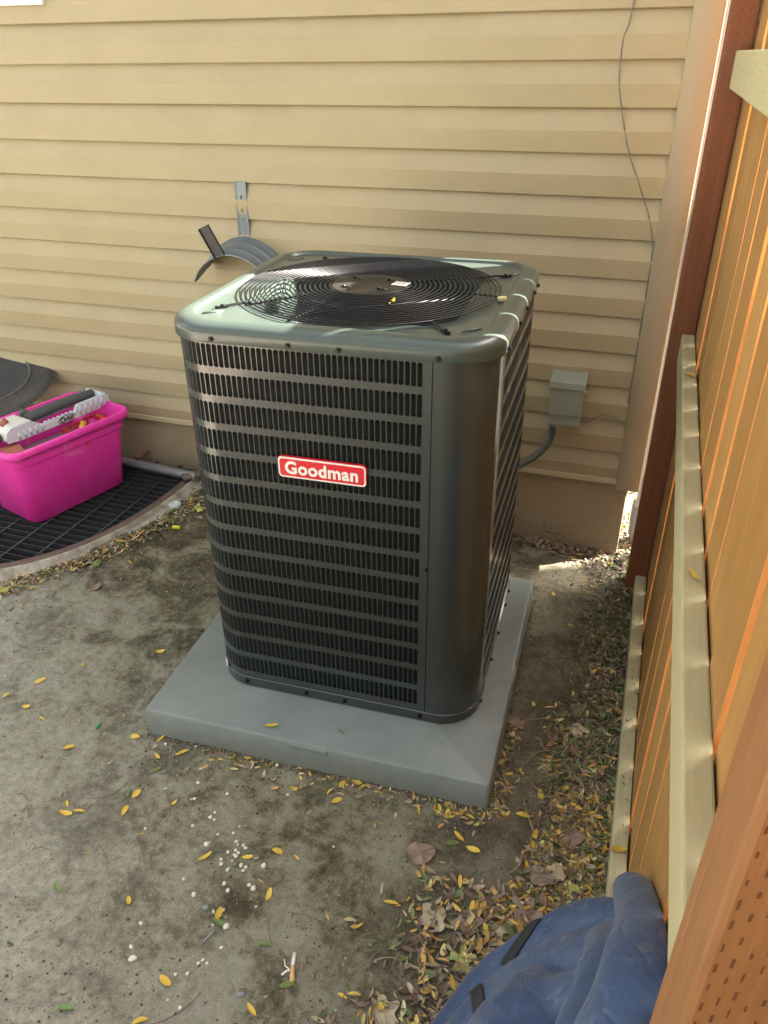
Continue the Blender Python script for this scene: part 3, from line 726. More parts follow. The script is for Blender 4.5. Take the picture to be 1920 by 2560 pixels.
for a in (45, 135, 225, 315):
    cx_, cy_ = GCX+0.066*math.cos(R(a)), GCY+0.066*math.sin(R(a)); m = MB()
    m.tube([(cx_-0.012, cy_+0.001, 1.0993), (cx_+0.012, cy_-0.001, 1.0993)], [0.006, 0.006], 10, flat=0.35); m.tube([(cx_-0.01, cy_, 1.0997), (cx_-0.01, cy_, 1.1040)], 0.005, 8); obj('hub_bolt', m, M_WIRE, hub, world=False, smooth=True)
m = MB(); M4 = Matrix.Translation((GCX+0.080, GCY+0.012, 1.1000)) @ Matrix.Rotation(R(-8), 4, 'Z'); m.box(-0.022, 0.018, -0.017, 0.017, 0, 0.0006, M=M4); stk = obj('sticker', m, M_BW, hub, world=False)
m = MB()
for i in range(4):
    m.box(-0.018, 0.012-0.004*(i % 2), 0.009-0.006*i, 0.0105-0.006*i, 0.0007, 0.0009, M=M4)
obj('print_lines', m, M_CONDUIT, stk, world=False)
m = MB(); m.box(-0.010, 0.014, -0.008, 0.008, 0, 0.012, M=Matrix.Translation((GCX+GR+0.012, GCY-0.030, 1.0845)) @ Matrix.Rotation(R(20), 4, 'Z')); obj('foam_wedge', m, simple('cream_foam', (0.55, 0.47, 0.27), 0.9, 0.2, 80, 0.4), ac, world=False, bevel=0.004)
# screws
def screw(s, z, d=0.010, r=0.0052):
    x, y, nx, ny = per(s); m = MB(); m.tube([(x+nx*d*0.2, y+ny*d*0.2, z), (x+nx*d, y+ny*d, z)], r*1.25, 10); m.tube([(x+nx*d, y+ny*d, z), (x+nx*(d+0.0045), y+ny*(d+0.0045), z)], r*0.8, 6)
    obj('screw', m, M_WIRE, ac, world=False)
for x in (-0.226, -0.040, 0.077, 0.298): screw(0.285-x, 1.0555, 0.011)
for x in (-0.250, -0.064, 0.052, 0.272): screw(0.285-x, 0.020, 0.006)
screw(-0.002+0.006, 0.512, 0.002, 0.004)
for s in (-(Lr+arcL*0.93), -(Lr+arcL+0.17), -(Lr+arcL+0.30), -(Lr+arcL+0.45), -(Lr+arcL+0.53)): screw(s, 1.056, 0.011); screw(s, 0.020, 0.006)
for z in (0.25, 0.52, 0.80): screw(SR0-0.008, z, 0.002, 0.004)
# badge
bx, by, bz = 0.0235, AY-AH-0.0060, 0.7545
BW, BH = 0.2200, 0.0535
m = MB(); m.prism(rrect(BW/2+0.001, BH/2+0.001, 0.010, 5), lambda a, b, d: (bx+a, by+d, bz+b), 0.005, -0.003); bd = obj('badge', m, M_RED, ac, world=False, auto=R(30))
m = MB(); m.prism(rrect(BW/2, BH/2, 0.0095, 5), lambda a, b, d: (bx+a, by+d, bz+b), -0.0030, -0.0050); obj('badge_border', m, M_BW, bd, world=False, auto=R(30))
m = MB(); m.prism(rrect(BW/2-0.0040, BH/2-0.0040, 0.0065, 5), lambda a, b, d: (bx+a, by+d, bz+b), -0.0045, -0.0056); obj('badge_face', m, M_RED, bd, world=False, auto=R(30))
tm = text_mesh('Goodman', 0.0445, 0.0012, 0.0013, 1.05)
tm.transform(Matrix.Translation((bx, by-0.0066, bz-0.0005)) @ Matrix.Rotation(R(90), 4, 'X'))
xs_ = [v.co.x for v in tm.vertices]; wscale = 0.184/(max(xs_)-min(xs_))
for v in tm.vertices: v.co.x = bx + (v.co.x-(max(xs_)+min(xs_))/2)*wscale
tm.materials.clear(); tm.materials.append(M_BW); obj('badge_lettering', tm, None, bd)
m = MB(); s0_ = 0.285-(AX-AH)-0.03
m.loft([[P3(0.625, z, 0.006), P3(0.612, z, 0.006)] for z in (0.030, 0.062)], closed=False); obj('white_sticker', m, M_BW, ac, world=False)

# ------------------------------------------------------------------ disconnect box, conduit, cables
box = empty('electrical_box', (0.541, -0.014, 0.60), 0, 'grey metal electrical disconnect box mounted on the siding beside the air conditioner', 'electrical box')
x0, x1 = 0.481, 0.602
m = MB(); m.box(x0+0.004, x1-0.004, -0.092, -0.012, 0.515, 0.680); obj('enclosure', m, M_BOX, box, bevel=0.003)
m = MB(); m.box(x0+0.0015, x1-0.0015, -0.0965, -0.0925, 0.556, 0.676); obj('front_cover', m, M_BOX, box, bevel=0.002)
m = MB(); m.prism([(-0.012, 0.700), (-0.100, 0.684), (-0.103, 0.660), (-0.098, 0.659), (-0.094, 0.6815), (-0.012, 0.690)], lambda a, b, d: (d, a, b), x0-0.003, x1+0.003); obj('hood', m, M_BOX, box, bevel=0.0015)
for xx in (x0-0.006, x1+0.006):
    m = MB(); m.tube([(xx-0.004, -0.088, 0.653), (xx+0.004, -0.088, 0.653)], 0.006, 8); obj('hinge_ear', m, M_GALV, box)
m = MB(); m.tube([(x0+0.020, -0.050, 0.512), (x0+0.020, -0.050, 0.496)], 0.019, 14); obj('conduit_fitting', m, M_GALV, box, auto=R(40))
m = MB()
for i in range(4): m.box(0.530, 0.545, -0.0970, -0.0968, 0.620-i*0.007, 0.6215-i*0.007)
obj('embossed_lines', m, M_BOX, box)
wh = MB(); pts = []
ctrl = [Vector(p) for p in ((x0+0.020, -0.050, 0.505), (x0+0.016, -0.055, 0.44), (x0-0.03, -0.085, 0.375), (x0-0.11, -0.14, 0.335), (0.30, -0.26, 0.335), (0.24, -0.47, 0.35))]
def catmull(c, n=8):
    out = []; c = [c[0]*2-c[1]] + c + [c[-1]*2-c[-2]]
    for i in range(1, len(c)-2):
        for k in range(n):
            t = k/n; out.append(0.5*((2*c[i]) + (c[i+1]-c[i-1])*t + (2*c[i-1]-5*c[i]+4*c[i+1]-c[i+2])*t*t + (3*c[i]-c[i-1]-3*c[i+1]+c[i+2])*t**3))
    out.append(c[-2]); return out
wh.tube(catmull(ctrl), 0.0135, 12); tag(obj('electrical_conduit', wh, M_CONDUIT, smooth=True), 'thick grey flexible conduit curving from the electrical box down behind the air conditioner', 'conduit')
m = MB(); m.tube(catmull([Vector(p) for p in ((0.598, -0.030, 0.522), (0.625, -0.034, 0.522), (0.655, -0.036, 0.543), (0.685, -0.034, 0.552), (0.72, -0.028, 0.543), (0.748, -0.022, 0.528), (0.757, -0.015, 0.525))]), 0.0024, 8)
m.tube(catmull([Vector(p) for p in ((0.598, -0.030, 0.516), (0.615, -0.036, 0.514), (0.63, -0.036, 0.520))]), 0.0022, 8)
tag(obj('thin_cable', m, M_CABLE, smooth=True), 'thin grey cable looping from the electrical box to the white corner trim', 'cable')['label'] = 'thin grey cable looping from the electrical box to the tan corner trim'
m = MB(); m.tube(catmull([Vector((x, -0.021, z)) for x, z in ((0.615, 3.2), (0.60, 2.3), (0.594, 1.83), (0.577, 1.719), (0.580, 1.62), (0.594, 1.554), (0.616, 1.48), (0.641, 1.411), (0.672, 1.35), (0.703, 1.285), (0.730, 1.225), (0.748, 1.166), (0.7535, 1.10), (0.7545, 0.9), (0.7545, 0.60))]), 0.0019, 8)
tag(obj('hanging_cable', m, M_CABLE, smooth=True), 'thin grey green cable hanging down the siding into the corner trim', 'cable')

# ------------------------------------------------------------------ hose hanger
hh_ = empty('hose_hanger', (-0.722, -0.016, 1.15), 0, 'weathered grey metal hose hanger with curved saddle fixed to the siding', 'hose hanger')
m = MB()
zz = [1.292, 1.20, 1.10, 1.04]
def strapx(z): return -0.745 - (1.292-z)*0.012
m.loft([[(strapx(z)+dx, y, z) for dx, y in ((0.0, -0.016), (0.0, -0.0225), (0.010, -0.020), (0.037, -0.020), (0.047, -0.0225), (0.047, -0.016))] for z in zz]); obj('strap', m, M_HOSE, hh_, bevel=0.0008)
for z in (1.238, 1.192):
    m = MB(); m.tube([(strapx(z)+0.0235, -0.0205, z-0.006), (strapx(z)+0.0235, -0.0205, z+0.008)], 0.0062, 10, flat=0.12); obj('keyhole', m, M_TRIM, hh_)
m = MB(); m.tube([(strapx(1.165)+0.022, -0.0200, 1.163), (strapx(1.165)+0.022, -0.024, 1.163)], 0.0035, 8); obj('rivet', m, M_HOSE, hh_)
m = MB(); SC = (-0.722, 0.930); SRr = 0.168; rings = []
ys = [(-0.018, 0.006), (-0.028, 0.0), (-0.058, 0.0), (-0.066, 0.004), (-0.074, 0.0), (-0.105, 0.0), (-0.113, 0.004), (-0.121, 0.0), (-0.150, 0.0), (-0.158, 0.006), (-0.160, 0.002)]
for i in range(33):
    a = R(158 - (158-8)*i/32); rings.append([(SC[0]+(SRr+e)*math.cos(a), y, SC[1]+(SRr+e)*math.sin(a)+(y+0.018)*0.30) for y, e in ys])
m.loft(rings, closed=False); sdl = obj('saddle', m, M_HOSE, hh_, auto=R(45)); so = sdl.modifiers.new('solid', 'SOLIDIFY'); so.thickness = 0.0025; so.offset = -1
m = MB(); pb, pt_ = Vector((-0.757, -0.156, 1.052)), Vector((-0.806, -0.168, 1.158))
ax = (pt_-pb).normalized(); sx_ = Vector((1, 0, 0)); sx_ = (sx_-ax*sx_.dot(ax)).normalized(); nn = ax.cross(sx_).normalized()
if nn.y > 0: nn = -nn
prof_ = [(-0.024, 0.010), (-0.024, 0.0), (0.024, 0.0), (0.024, 0.010), (0.0215, 0.010), (0.0215, 0.003), (-0.0215, 0.003), (-0.0215, 0.010)]
m.loft([[c_ + sx_*a + nn*b for a, b in prof_] for c_ in (pb, pb.lerp(pt_, 0.5), pt_)], cap0=True, cap1=True); obj('end_paddle', m, M_HOSEB, hh_, bevel=0.002)

# ------------------------------------------------------------------ window well with grate
well = empty('window_well', (-1.72, -0.5, 0.0), 0, 'steel window well cover with dark bar grating and a curved dirty metal rim', 'window well')
GZ0 = 0.048
na = 64; A_ = [math.pi*i/na for i in range(na+1)]
def hgt(a):
    x, y = well_edge(a); return float(gz(x, y))
m = MB(); rings = []
for a in A_:
    pr_ = []
    for off, z in ((-0.002, -0.70), (-0.002, 0.050), (0.003, 0.060), (0.012, 0.060), (0.018, 0.050), (0.022, 0.042), (0.034, 0.040), (0.044, 0.032), (0.047, 0.018), (0.046, -0.06)):
        x, y = well_edge(a, off); pr_.append((x, y, z))
    rings.append(pr_)
m.loft(rings, closed=False); obj('rim', m, M_RIM, well, auto=R(40))
m = MB(); rings = []
for a in A_:
    pr_ = []
    for off, z in ((-0.004, 0.040), (-0.004, GZ0+0.008), (-0.008, GZ0+0.010), (-0.036, GZ0+0.009), (-0.040, GZ0+0.006), (-0.040, GZ0-0.012)):
        x, y = well_edge(a, off); pr_.append((x, y, z))
    rings.append(pr_)
m.loft(rings, closed=False); obj('grate_frame', m, M_RIM2, well, auto=R(40))
m = MB(); m.loft([[(*well_edge(a, 0.0), -0.62) for a in A_]], closed=False)
pts = [(*well_edge(a, 0.02), -0.62) for a in A_]; m = MB(); m.add(pts, [tuple(range(len(pts)))]); obj('well_floor', m, M_DARK, well)
def halfx(y, off=-0.045):
    t = 1-abs((y-WELLC[1])/(1.03+off))**2.5
    return (0.675+off)*max(t, 0)**(1/2.5)
y = -0.035; bars = []
while y > WELLC[1]-1.03+0.06:
    hx_ = halfx(y)
    if hx_ > 0.05:
        m = MB(); m.box(WELLC[0]-hx_-0.004, WELLC[0]+hx_+0.004, y-0.0022, y+0.0022, GZ0-0.022, GZ0+0.004); obj('grate_bar', m, M_GRATE, well)
    y -= 0.0375
x = WELLC[0] - 0.60
while x < WELLC[0]+0.64:
    t = 1-abs((x-WELLC[0])/(0.675-0.045))**2.5
    yb = WELLC[1] - (1.03-0.045)*max(t, 0)**(1/2.5)
    if t > 0.02: m = MB(); m.tube([(x, -0.006, GZ0+0.003), (x, yb, GZ0+0.003)], 0.0038, 6); obj('cross_rod', m, M_GRATE, well, smooth=True)
    x += 0.127
# pipe lying on the grate
pp = empty('steel_pipe', (-1.45, -0.09, GZ0), 0, 'dull galvanised pipe lying on the grate along the foundation', 'pipe')
m = MB(); m.tube([(-2.0, -0.045, GZ0+0.028), (-1.45, -0.090, GZ0+0.028), (-1.02, -0.128, GZ0+0.028)], 0.021, 16); obj('tube', m, M_GALV, pp, auto=R(40))
m = MB(); m.tube([(-1.345, -0.100, GZ0+0.060), (-1.325, -0.030, GZ0+0.062)], 0.011, 10); tag(obj('rusty_pipe_stub', m, M_RUST, auto=R(40)), 'short rusty pipe stub lying across the galvanised pipe', 'pipe')
m = MB(); m.tube([(-1.075, -0.155, GZ0+0.030), (-1.02, -0.105, GZ0+0.034), (-1.00, -0.06, GZ0+0.030)], 0.028, 8, flat=0.5); tag(obj('dirt_clod', m, M_RIM2, smooth=True), 'dark muddy clod at the right end of the galvanised pipe', 'clod')

# ------------------------------------------------------------------ pink tote
BA = math.atan2(0.525, 0.160); BC = (-1.520, -0.400)
tote = empty('storage_tote', (BC[0], BC[1], GZ0+0.005), BA, 'bright pink plastic storage tote full of toys standing on the grate', 'storage bin')
ZT = 0.345
def bring(hx, hy, r, z, n=6): return [(a, b, z) for a, b in rrect(hx, hy, r, n)]
m = MB()
m.loft([bring(0.213, 0.128, 0.035, 0.003), bring(0.222, 0.135, 0.045, 0.0), bring(0.228, 0.141, 0.045, 0.006), bring(0.258, 0.163, 0.05, ZT-0.075), bring(0.266, 0.171, 0.052, ZT-0.073), bring(0.269, 0.174, 0.052, ZT-0.038), bring(0.272, 0.177, 0.052, ZT-0.036), bring(0.273, 0.178, 0.052, ZT-0.030),
        bring(0.285, 0.190, 0.056, ZT-0.030), bring(0.289, 0.194, 0.058, ZT-0.024), bring(0.288, 0.193, 0.058, ZT-0.006), bring(0.283, 0.188, 0.056, ZT), bring(0.272, 0.177, 0.050, ZT-0.002), bring(0.268, 0.173, 0.048, ZT-0.010),
        bring(0.256, 0.161, 0.045, ZT-0.08), bring(0.226, 0.137, 0.04, 0.010), bring(0.10, 0.05, 0.03, 0.008)], cap0=True, cap1=True)
o = obj('tub', m, M_BIN, tote, world=False, auto=R(50))
# toys inside (things of their own, resting in the tote)
TM = Matrix.Translation((BC[0], BC[1], GZ0+0.005)) @ Matrix.Rotation(BA, 4, 'Z')
def T(x, y, z): return TM @ Vector((x, y, z))
def toy(name, mb, mat, label, cat, bevel=0.003, smooth=False):
    o = obj(name, mb, mat, None, smooth=smooth, bevel=bevel); return tag(o, label, cat, 'toys in the pink tote')
fill = MB()
# sand sieve basket, red: floor, low walls with slots
bk = empty('toy_basket', T(0.135, -0.085, 0.245), BA+R(8), 'red slatted toy basket lying in the tote under the sprinkler', 'toy', 'toys in the pink tote')
m = MB(); m.box(-0.085, 0.085, -0.065, 0.065, 0, 0.004); obj('basket_floor', m, simple('pinkish_red_plastic', (0.50, 0.09, 0.085), 0.4), bk, world=False)
for sx_ in range(12):
    for yy2 in (-0.066, 0.066):
        m = MB(); xx = -0.082 + sx_*0.0149; m.box(xx-0.0025, xx+0.0025, yy2-0.002, yy2+0.002, 0, 0.045); obj('slat', m, M_TOYR, bk, world=False)
m = MB()
for z in (0.045,):
    rr_ = rrect(0.088, 0.069, 0.01, 3); m.loft([[(a, b, z) for a, b in rr_], [(a, b, z+0.010) for a, b in rr_], [(a*0.94, b*0.93, z+0.010) for a, b in rr_], [(a*0.94, b*0.93, z) for a, b in rr_]])
obj('basket_rim', m, M_TOYR, bk, world=False)
def blob(cx, cy, cz, rx, ry, rz, seed, n=8, mm=None):
    mb_ = mm or MB(); rings = []
    for i in range(1, n):
        ph = math.pi*i/n; ring = []
        for j in range(12):
            th = 2*math.pi*j/12; d = Vector((math.sin(ph)*math.cos(th), math.sin(ph)*math.sin(th), math.cos(ph)))
            q = 1 + 0.25*noise.noise(d*1.6 + Vector((seed, seed*2, 0))); ring.append((cx+rx*d.x*q, cy+ry*d.y*q, cz+rz*d.z*q))
        rings.append(ring)
    mb_.loft(rings, cap0=True, cap1=True); return mb_
def xf(mb, M): mb.v = [tuple(M @ Vector(p)) for p in mb.v]; return mb
m = MB(); m.loft([bring(0.245, 0.150, 0.04, 0.20), bring(0.18, 0.09, 0.04, 0.225)], cap1=True)
for i in range(14): blob(random.uniform(-0.2, 0.2), random.uniform(-0.12, 0.12), 0.205, 0.05, 0.04, 0.03, i*3.3, mm=m)
tag(obj('jumbled_toys', xf(m, TM), M_TOYG), 'jumble of faded grey green toys filling the pink tote', 'toys', 'toys in the pink tote')['kind'] = 'stuff'
# toy truck, terracotta at the near left end
m = MB(); m.prism([(-0.055, 0), (0.06, 0), (0.06, 0.02), (0.03, 0.028), (0.018, 0.052), (-0.022, 0.056), (-0.055, 0.03)], lambda a, b, d: TM @ Vector((-0.205+d, -0.04+a, 0.265+b)), -0.038, 0.038); toy('toy_truck', m, M_TOYO, 'terracotta plastic toy truck at the near end of the tote', 'toy')
m = MB(); m.prism([(-0.03, 0), (0.04, 0), (0.04, 0.02), (0.015, 0.045), (-0.03, 0.03)], lambda a, b, d: TM @ Vector((0.03+a, -0.09+d, 0.245+b)), -0.012, 0.012); m.tube([T(0.04, -0.12, 0.262), T(0.04, -0.06, 0.262)], 0.015, 10); toy('toy_digger', m, M_TOYO, 'small rust orange toy vehicle with a white tag in the tote', 'toy')
m = MB(); blob(-0.03, -0.10, 0.245, 0.055, 0.035, 0.03, 4.4, mm=m); xf(m, TM); toy('plastic_bag', m, M_CLEAR, 'crumpled pale plastic piece in the middle of the tote', 'plastic piece', 0, True)
m = MB(); m.tube([T(0.09, -0.09, 0.295), T(0.12, -0.07, 0.305), T(0.135, -0.035, 0.298)], [0.010, 0.013, 0.008], 8); m.tube([T(0.105, -0.10, 0.29), T(0.12, -0.06, 0.308)], 0.006, 6); toy('yellow_toy', m, M_TOYY, 'small yellow toy figure on the red basket', 'toy', 0, True)
m = MB(); m.tube([T(0.19, -0.13, 0.298), T(0.205, -0.075, 0.305)], [0.014, 0.018], 8); m.tube([T(0.20, -0.06, 0.305), T(0.225, -0.03, 0.30)], [0.012, 0.010], 8); toy('red_toy', m, M_TOYR, 'small red toy with cream end at the far right of the tote', 'toy', 0, True)
m = MB(); blob(0.21, 0.04, 0.245, 0.05, 0.08, 0.055, 9.1, mm=m); xf(m, TM); toy('pink_toy_bucket', m, M_BIN, 'pink rounded toy at the far corner of the tote', 'toy', 0, True)
m = MB(); m.box(-0.01, 0.012, -0.0015, 0.0015, 0, 0.022, M=TM @ Matrix.Translation((0.035, -0.135, 0.262)) @ Matrix.Rotation(R(-20), 4, 'X')); toy('price_tag', m, M_BW, 'small white paper tag on the rust orange toy', 'tag', 0)

# sprinkler: long pale base with dark oscillating bar
SA = BA + R(3)
spr = empty('lawn_sprinkler', (-1.517, -0.345, 0.386), SA, 'pale blue white oscillating lawn sprinkler lying across the pink tote', 'sprinkler')
# local: x along length, y across, z up; tilted by building the points with a rise
def SP(x, y, z): return (x, y, z - 0.004*(x+0.25)/0.5)
out_ = [(-0.270, 0.018), (-0.262, 0.045), (-0.235, 0.060), (-0.150, 0.060), (-0.125, 0.040), (-0.095, 0.024), (0.055, 0.024), (0.075, 0.050), (0.215, 0.050), (0.235, 0.040), (0.240, 0.004), (0.170, -0.006), (-0.205, -0.006), (-0.235, -0.004), (-0.262, 0.0)]
m = MB(); m.prism(out_, lambda a, b, d: SP(a, -0.050+d, b), -0.007, 0.007); f1 = obj('front_side', m, M_SPR, spr, world=False, bevel=0.003)
for i in range(5):
    m = MB(); x_ = 0.085+i*0.028; m.tube([SP(x_, -0.058, 0.044), SP(x_-0.006, -0.058, 0.004)], 0.0045, 6); obj('rib', m, M_SPR, f1, world=False, smooth=True)
for i in range(5):
    m = MB(); x_ = -0.215+i*0.026; m.tube([SP(x_, -0.058, 0.030), SP(x_+0.004, -0.058, 0.002)], 0.0045, 6); obj('rib', m, M_SPR, f1, world=False, smooth=True)
for i in range(7):
    m = MB(); x_ = -0.085+i*0.021; m.box(x_-0.006, x_+0.006, -0.056, -0.044, 0, 0.007, M=Matrix.Translation((0, 0, 0.024-0.004*(x_+0.25)/0.5))); obj('tooth', m, M_SPR, f1, world=False, bevel=0.002)
m = MB(); m.prism([(-0.262, 0.045), (-0.235, 0.062), (-0.150, 0.062), (-0.125, 0.040), (-0.125, 0.0), (-0.262, 0.0)], lambda a, b, d: SP(a, d, b), -0.043, 0.055); obj('control_housing', m, M_SPR2, spr, world=False, bevel=0.006)
m = MB(); m.tube([SP(-0.245, 0.0, 0.058), SP(-0.215, 0.0, 0.072)], [0.016, 0.012], 12); obj('dial', m, M_TOYO, spr, world=False, smooth=True)
m = MB(); m.prism([(0.200, 0.0), (0.240, 0.0), (0.235, 0.048), (0.215, 0.056), (0.200, 0.050)], lambda a, b, d: SP(a, d, b), -0.043, 0.055); obj('end_housing', m, M_SPR, spr, world=False, bevel=0.005)
m = MB(); m.box(-0.20, 0.225, 0.046, 0.056, -0.004, 0.012); obj('back_rail', m, M_SPR, spr, world=False, bevel=0.002)
m = MB(); m.tube([SP(-0.125, 0.005, 0.045), SP(0.02, 0.005, 0.052), SP(0.200, 0.005, 0.045)], 0.021, 14); br_ = obj('spray_bar', m, M_SPRD, spr, world=False, auto=R(45))
for i in range(16):
    m = MB(); x_ = -0.10+i*0.0185; m.tube([SP(x_, 0.022, 0.060), SP(x_, 0.028, 0.068)], 0.0035, 6); obj('nozzle', m, M_SPRD, br_, world=False)
m = MB(); m.tube([SP(-0.10, 0.055, 0.030), SP(-0.085, 0.085, 0.032)], 0.024, 12); m.tube([SP(-0.090, 0.075, 0.03), SP(-0.085, 0.090, 0.03)], 0.015, 8); obj('hose_gear', m, M_SPRD, spr, world=False, auto=R(40))
m = MB(); m.tube([SP(-0.262, 0.0, 0.02), SP(-0.300, 0.0, 0.012)], [0.020, 0.024], 12); obj('hose_coupling', m, M_SPRD, spr, world=False, auto=R(40))
tm = text_mesh('Orbit', 0.030, 0.0004, 0.0009); tm.transform(Matrix.Translation((0.012, -0.0580, 0.0065)) @ Matrix.Rotation(R(90), 4, 'X')); tm.materials.clear(); tm.materials.append(M_PRT)
o = bpy.data.objects.new('lettering', tm); C.objects.link(o); o.parent = f1
m = MB(); m.tube([(0.012+0.042*math.cos(t), -0.0578, 0.0065+0.0165*math.sin(t)) for t in [2*math.pi*i/40 for i in range(34)]], 0.0014, 5); obj('logo_oval', m, M_PRT, f1, world=False)

# round woven mat leaning on the tote
dsk = empty('round_mesh_mat', (-2.010, -0.160, 0.440), 0, 'round black woven mat with a frayed edge resting on the left end of the tote', 'mat')
dsk.rotation_euler = (R(17), R(6), R(0))
m = MB(); rings = []
for r_, z in ((0.002, -0.006), (0.155, -0.006), (0.160, -0.004), (0.166, 0.003), (0.170, 0.000), (0.240, 0.004), (0.272, -0.004), (0.270, -0.010), (0.15, -0.016)):
    rings.append([(r_*1.06*math.cos(t), r_*1.06*math.sin(t), z + 0.003*noise.noise(Vector((math.cos(t)*1.1, math.sin(t)*1.1, 0.3)))) for t in [2*math.pi*i/72 for i in range(72)]])
m.loft(rings, cap0=True, cap1=True)
for i in range(len(m.f)): m.m[i] = 0
mo = m.mesh('mat_disc', [M_WOVEN, M_MAT], True)
for p in mo.polygons:
    if (p.center.x**2+p.center.y**2)**0.5 < 0.170: p.material_index = 1
o = bpy.data.objects.new('woven_disc', mo); C.objects.link(o); o.parent = dsk
m = MB(); m.tube([(0.175*math.cos(2*math.pi*i/64), 0.175*math.sin(2*math.pi*i/64), 0.003) for i in range(64)], 0.0035, 6, closed=True); obj('inner_ring', m, M_GREYF, dsk, world=False, smooth=True)
fr = MB()
for i in range(190):
    t = 2*math.pi*(i+random.random())/190; r0 = 0.284; l = random.uniform(0.006, 0.014)
    fr.tube([(r0*math.cos(t), r0*math.sin(t), -0.003), ((r0+l)*math.cos(t+0.02), (r0+l)*math.sin(t+0.02), -0.006+random.uniform(-0.004, 0.004))], 0.0010, 3, caps=False)
o = obj('frayed_edge', fr, M_GREYF, dsk, world=False); o['kind'] = 'stuff'

# ------------------------------------------------------------------ blue folded canvas (bottom right)
def canvas():
    mb = MB()
    def saus(pts, rad, fl=0.8):
        p = catmull([Vector(q) for q in pts], 6); n = len(p); rr = []
        for i in range(n):
            t = i/(n-1)*(len(rad)-1); a = int(min(t, len(rad)-2)); rr.append(rad[a]*(1-(t-a))+rad[a+1]*(t-a))
        mb.tube(p, rr, 20, flat=fl)
    saus([(0.895, -1.835, 0.345), (0.814, -1.809, 0.250), (0.734, -1.833, 0.155), (0.650, -1.885, 0.055), (0.590, -1.985, 0.015), (0.52, -2.13, 0.0)], [0.045, 0.056, 0.060, 0.060, 0.055, 0.05])
    saus([(0.880, -1.945, 0.410), (0.816, -1.918, 0.335), (0.743, -1.933, 0.240), (0.664, -1.972, 0.130), (0.605, -2.060, 0.06), (0.54, -2.20, 0.03)], [0.045, 0.056, 0.062, 0.065, 0.065, 0.06])
    saus([(0.870, -2.060, 0.470), (0.802, -2.035, 0.395), (0.736, -2.050, 0.290), (0.670, -2.090, 0.190), (0.61, -2.18, 0.12), (0.56, -2.32, 0.10)], [0.045, 0.058, 0.066, 0.070, 0.075, 0.07])
    saus([(0.800, -2.22, 0.46), (0.76, -2.19, 0.37), (0.70, -2.24, 0.26), (0.65, -2.36, 0.18)], [0.05, 0.06, 0.07, 0.07])
    saus([(0.880, -1.795, 0.385), (0.893, -1.895, 0.475), (0.893, -1.990, 0.555), (0.885, -2.085, 0.610), (0.865, -2.20, 0.62), (0.80, -2.34, 0.58)], [0.038, 0.050, 0.058, 0.068, 0.078, 0.08], 0.9)
    saus([(0.870, -1.90, 0.36), (0.865, -2.02, 0.48), (0.85, -2.16, 0.53), (0.80, -2.30, 0.50)], [0.06, 0.07, 0.08, 0.09])
    saus([(0.86, -1.86, 0.20), (0.82, -1.98, 0.22), (0.80, -2.10, 0.30), (0.78, -2.26, 0.32)], [0.09, 0.13, 0.16, 0.16])
    saus([(0.76, -1.86, 0.02), (0.74, -1.98, 0.06), (0.70, -2.12, 0.06), (0.68, -2.3, 0.06)], [0.07, 0.11, 0.14, 0.14])
    saus([(0.83, -1.90, 0.0), (0.83, -2.1, 0.05), (0.8, -2.3, 0.06)], [0.08, 0.13, 0.15])
    me = mb.mesh('canvas_body', M_TARP, True)
    o = bpy.data.objects.new('folded_canvas', me); C.objects.link(o)
    rm = o.modifiers.new('remesh', 'REMESH'); rm.mode = 'VOXEL'; rm.voxel_size = 0.0085; rm.use_smooth_shade = True
    sm = o.modifiers.new('smooth', 'SMOOTH'); sm.iterations = 3; sm.factor = 0.5
    tx = bpy.data.textures.new('folds', 'CLOUDS'); tx.noise_scale = 0.10; tx.noise_depth = 2
    dp = o.modifiers.new('disp', 'DISPLACE'); dp.texture = tx; dp.strength = 0.010; dp.mid_level = 0.5; dp.texture_coords = 'LOCAL'
    return o
cv = canvas()
dg = bpy.context.evaluated_depsgraph_get(); dg.update()
bm_ = bpy.data.meshes.new_from_object(cv.evaluated_get(dg)); cv.modifiers.clear()
cv.data = bm_; bm_.polygons.foreach_set('use_smooth', [True]*len(bm_.polygons))
co = np.empty(len(bm_.vertices)*3); bm_.vertices.foreach_get('co', co); co = co.reshape(-1, 3)
co[:, 0] += 0.014; co[:, 2] = np.where(co[:, 2] > 0.2, 0.2+(co[:, 2]-0.2)*0.93, co[:, 2])
co[:, 0] = np.minimum(co[:, 0], 0.9155)
low_ = co[:, 2] < 0.03; co[low_, 0] = np.minimum(co[low_, 0], 0.872)
co[:, 2] = np.maximum(co[:, 2], gz(co[:, 0], co[:, 1])-0.01)
bm_.vertices.foreach_set('co', co.ravel()); bm_.update()
tag(cv, 'faded blue canvas folded in soft rolls beside the near fence post', 'canvas cover')
from mathutils.bvhtree import BVHTree
bvh = BVHTree.FromPolygons([tuple(v) for v in co], [tuple(p.vertices) for p in bm_.polygons])
def drape(pa, pb, w, name, mat, n=26, lift=0.003):
    """a flat strip laid on the canvas between two plan points"""
    a, b = Vector(pa), Vector(pb); d = (b-a).normalized(); s = Vector((-d.y, d.x)); m = MB(); rows = []
    for i in range(n+1):
        q = a.lerp(b, i/n); r_ = []
        for k in (-1, -0.5, 0, 0.5, 1):
            p = q + s*w*0.5*k; h = bvh.ray_cast(Vector((p.x, p.y, 2)), Vector((0, 0, -1)))[0]
            r_.append((p.x, p.y, (h.z if h else gzn(p.x, p.y))+lift))
        rows.append(r_)
    m.loft(rows, closed=False); o = obj(name, m, mat, cv, smooth=True); so_ = o.modifiers.new('s', 'SOLIDIFY'); so_.thickness = 0.002; return o
drape((0.735, -1.800), (0.690, -1.880), 0.020, 'strap', M_STRAP)
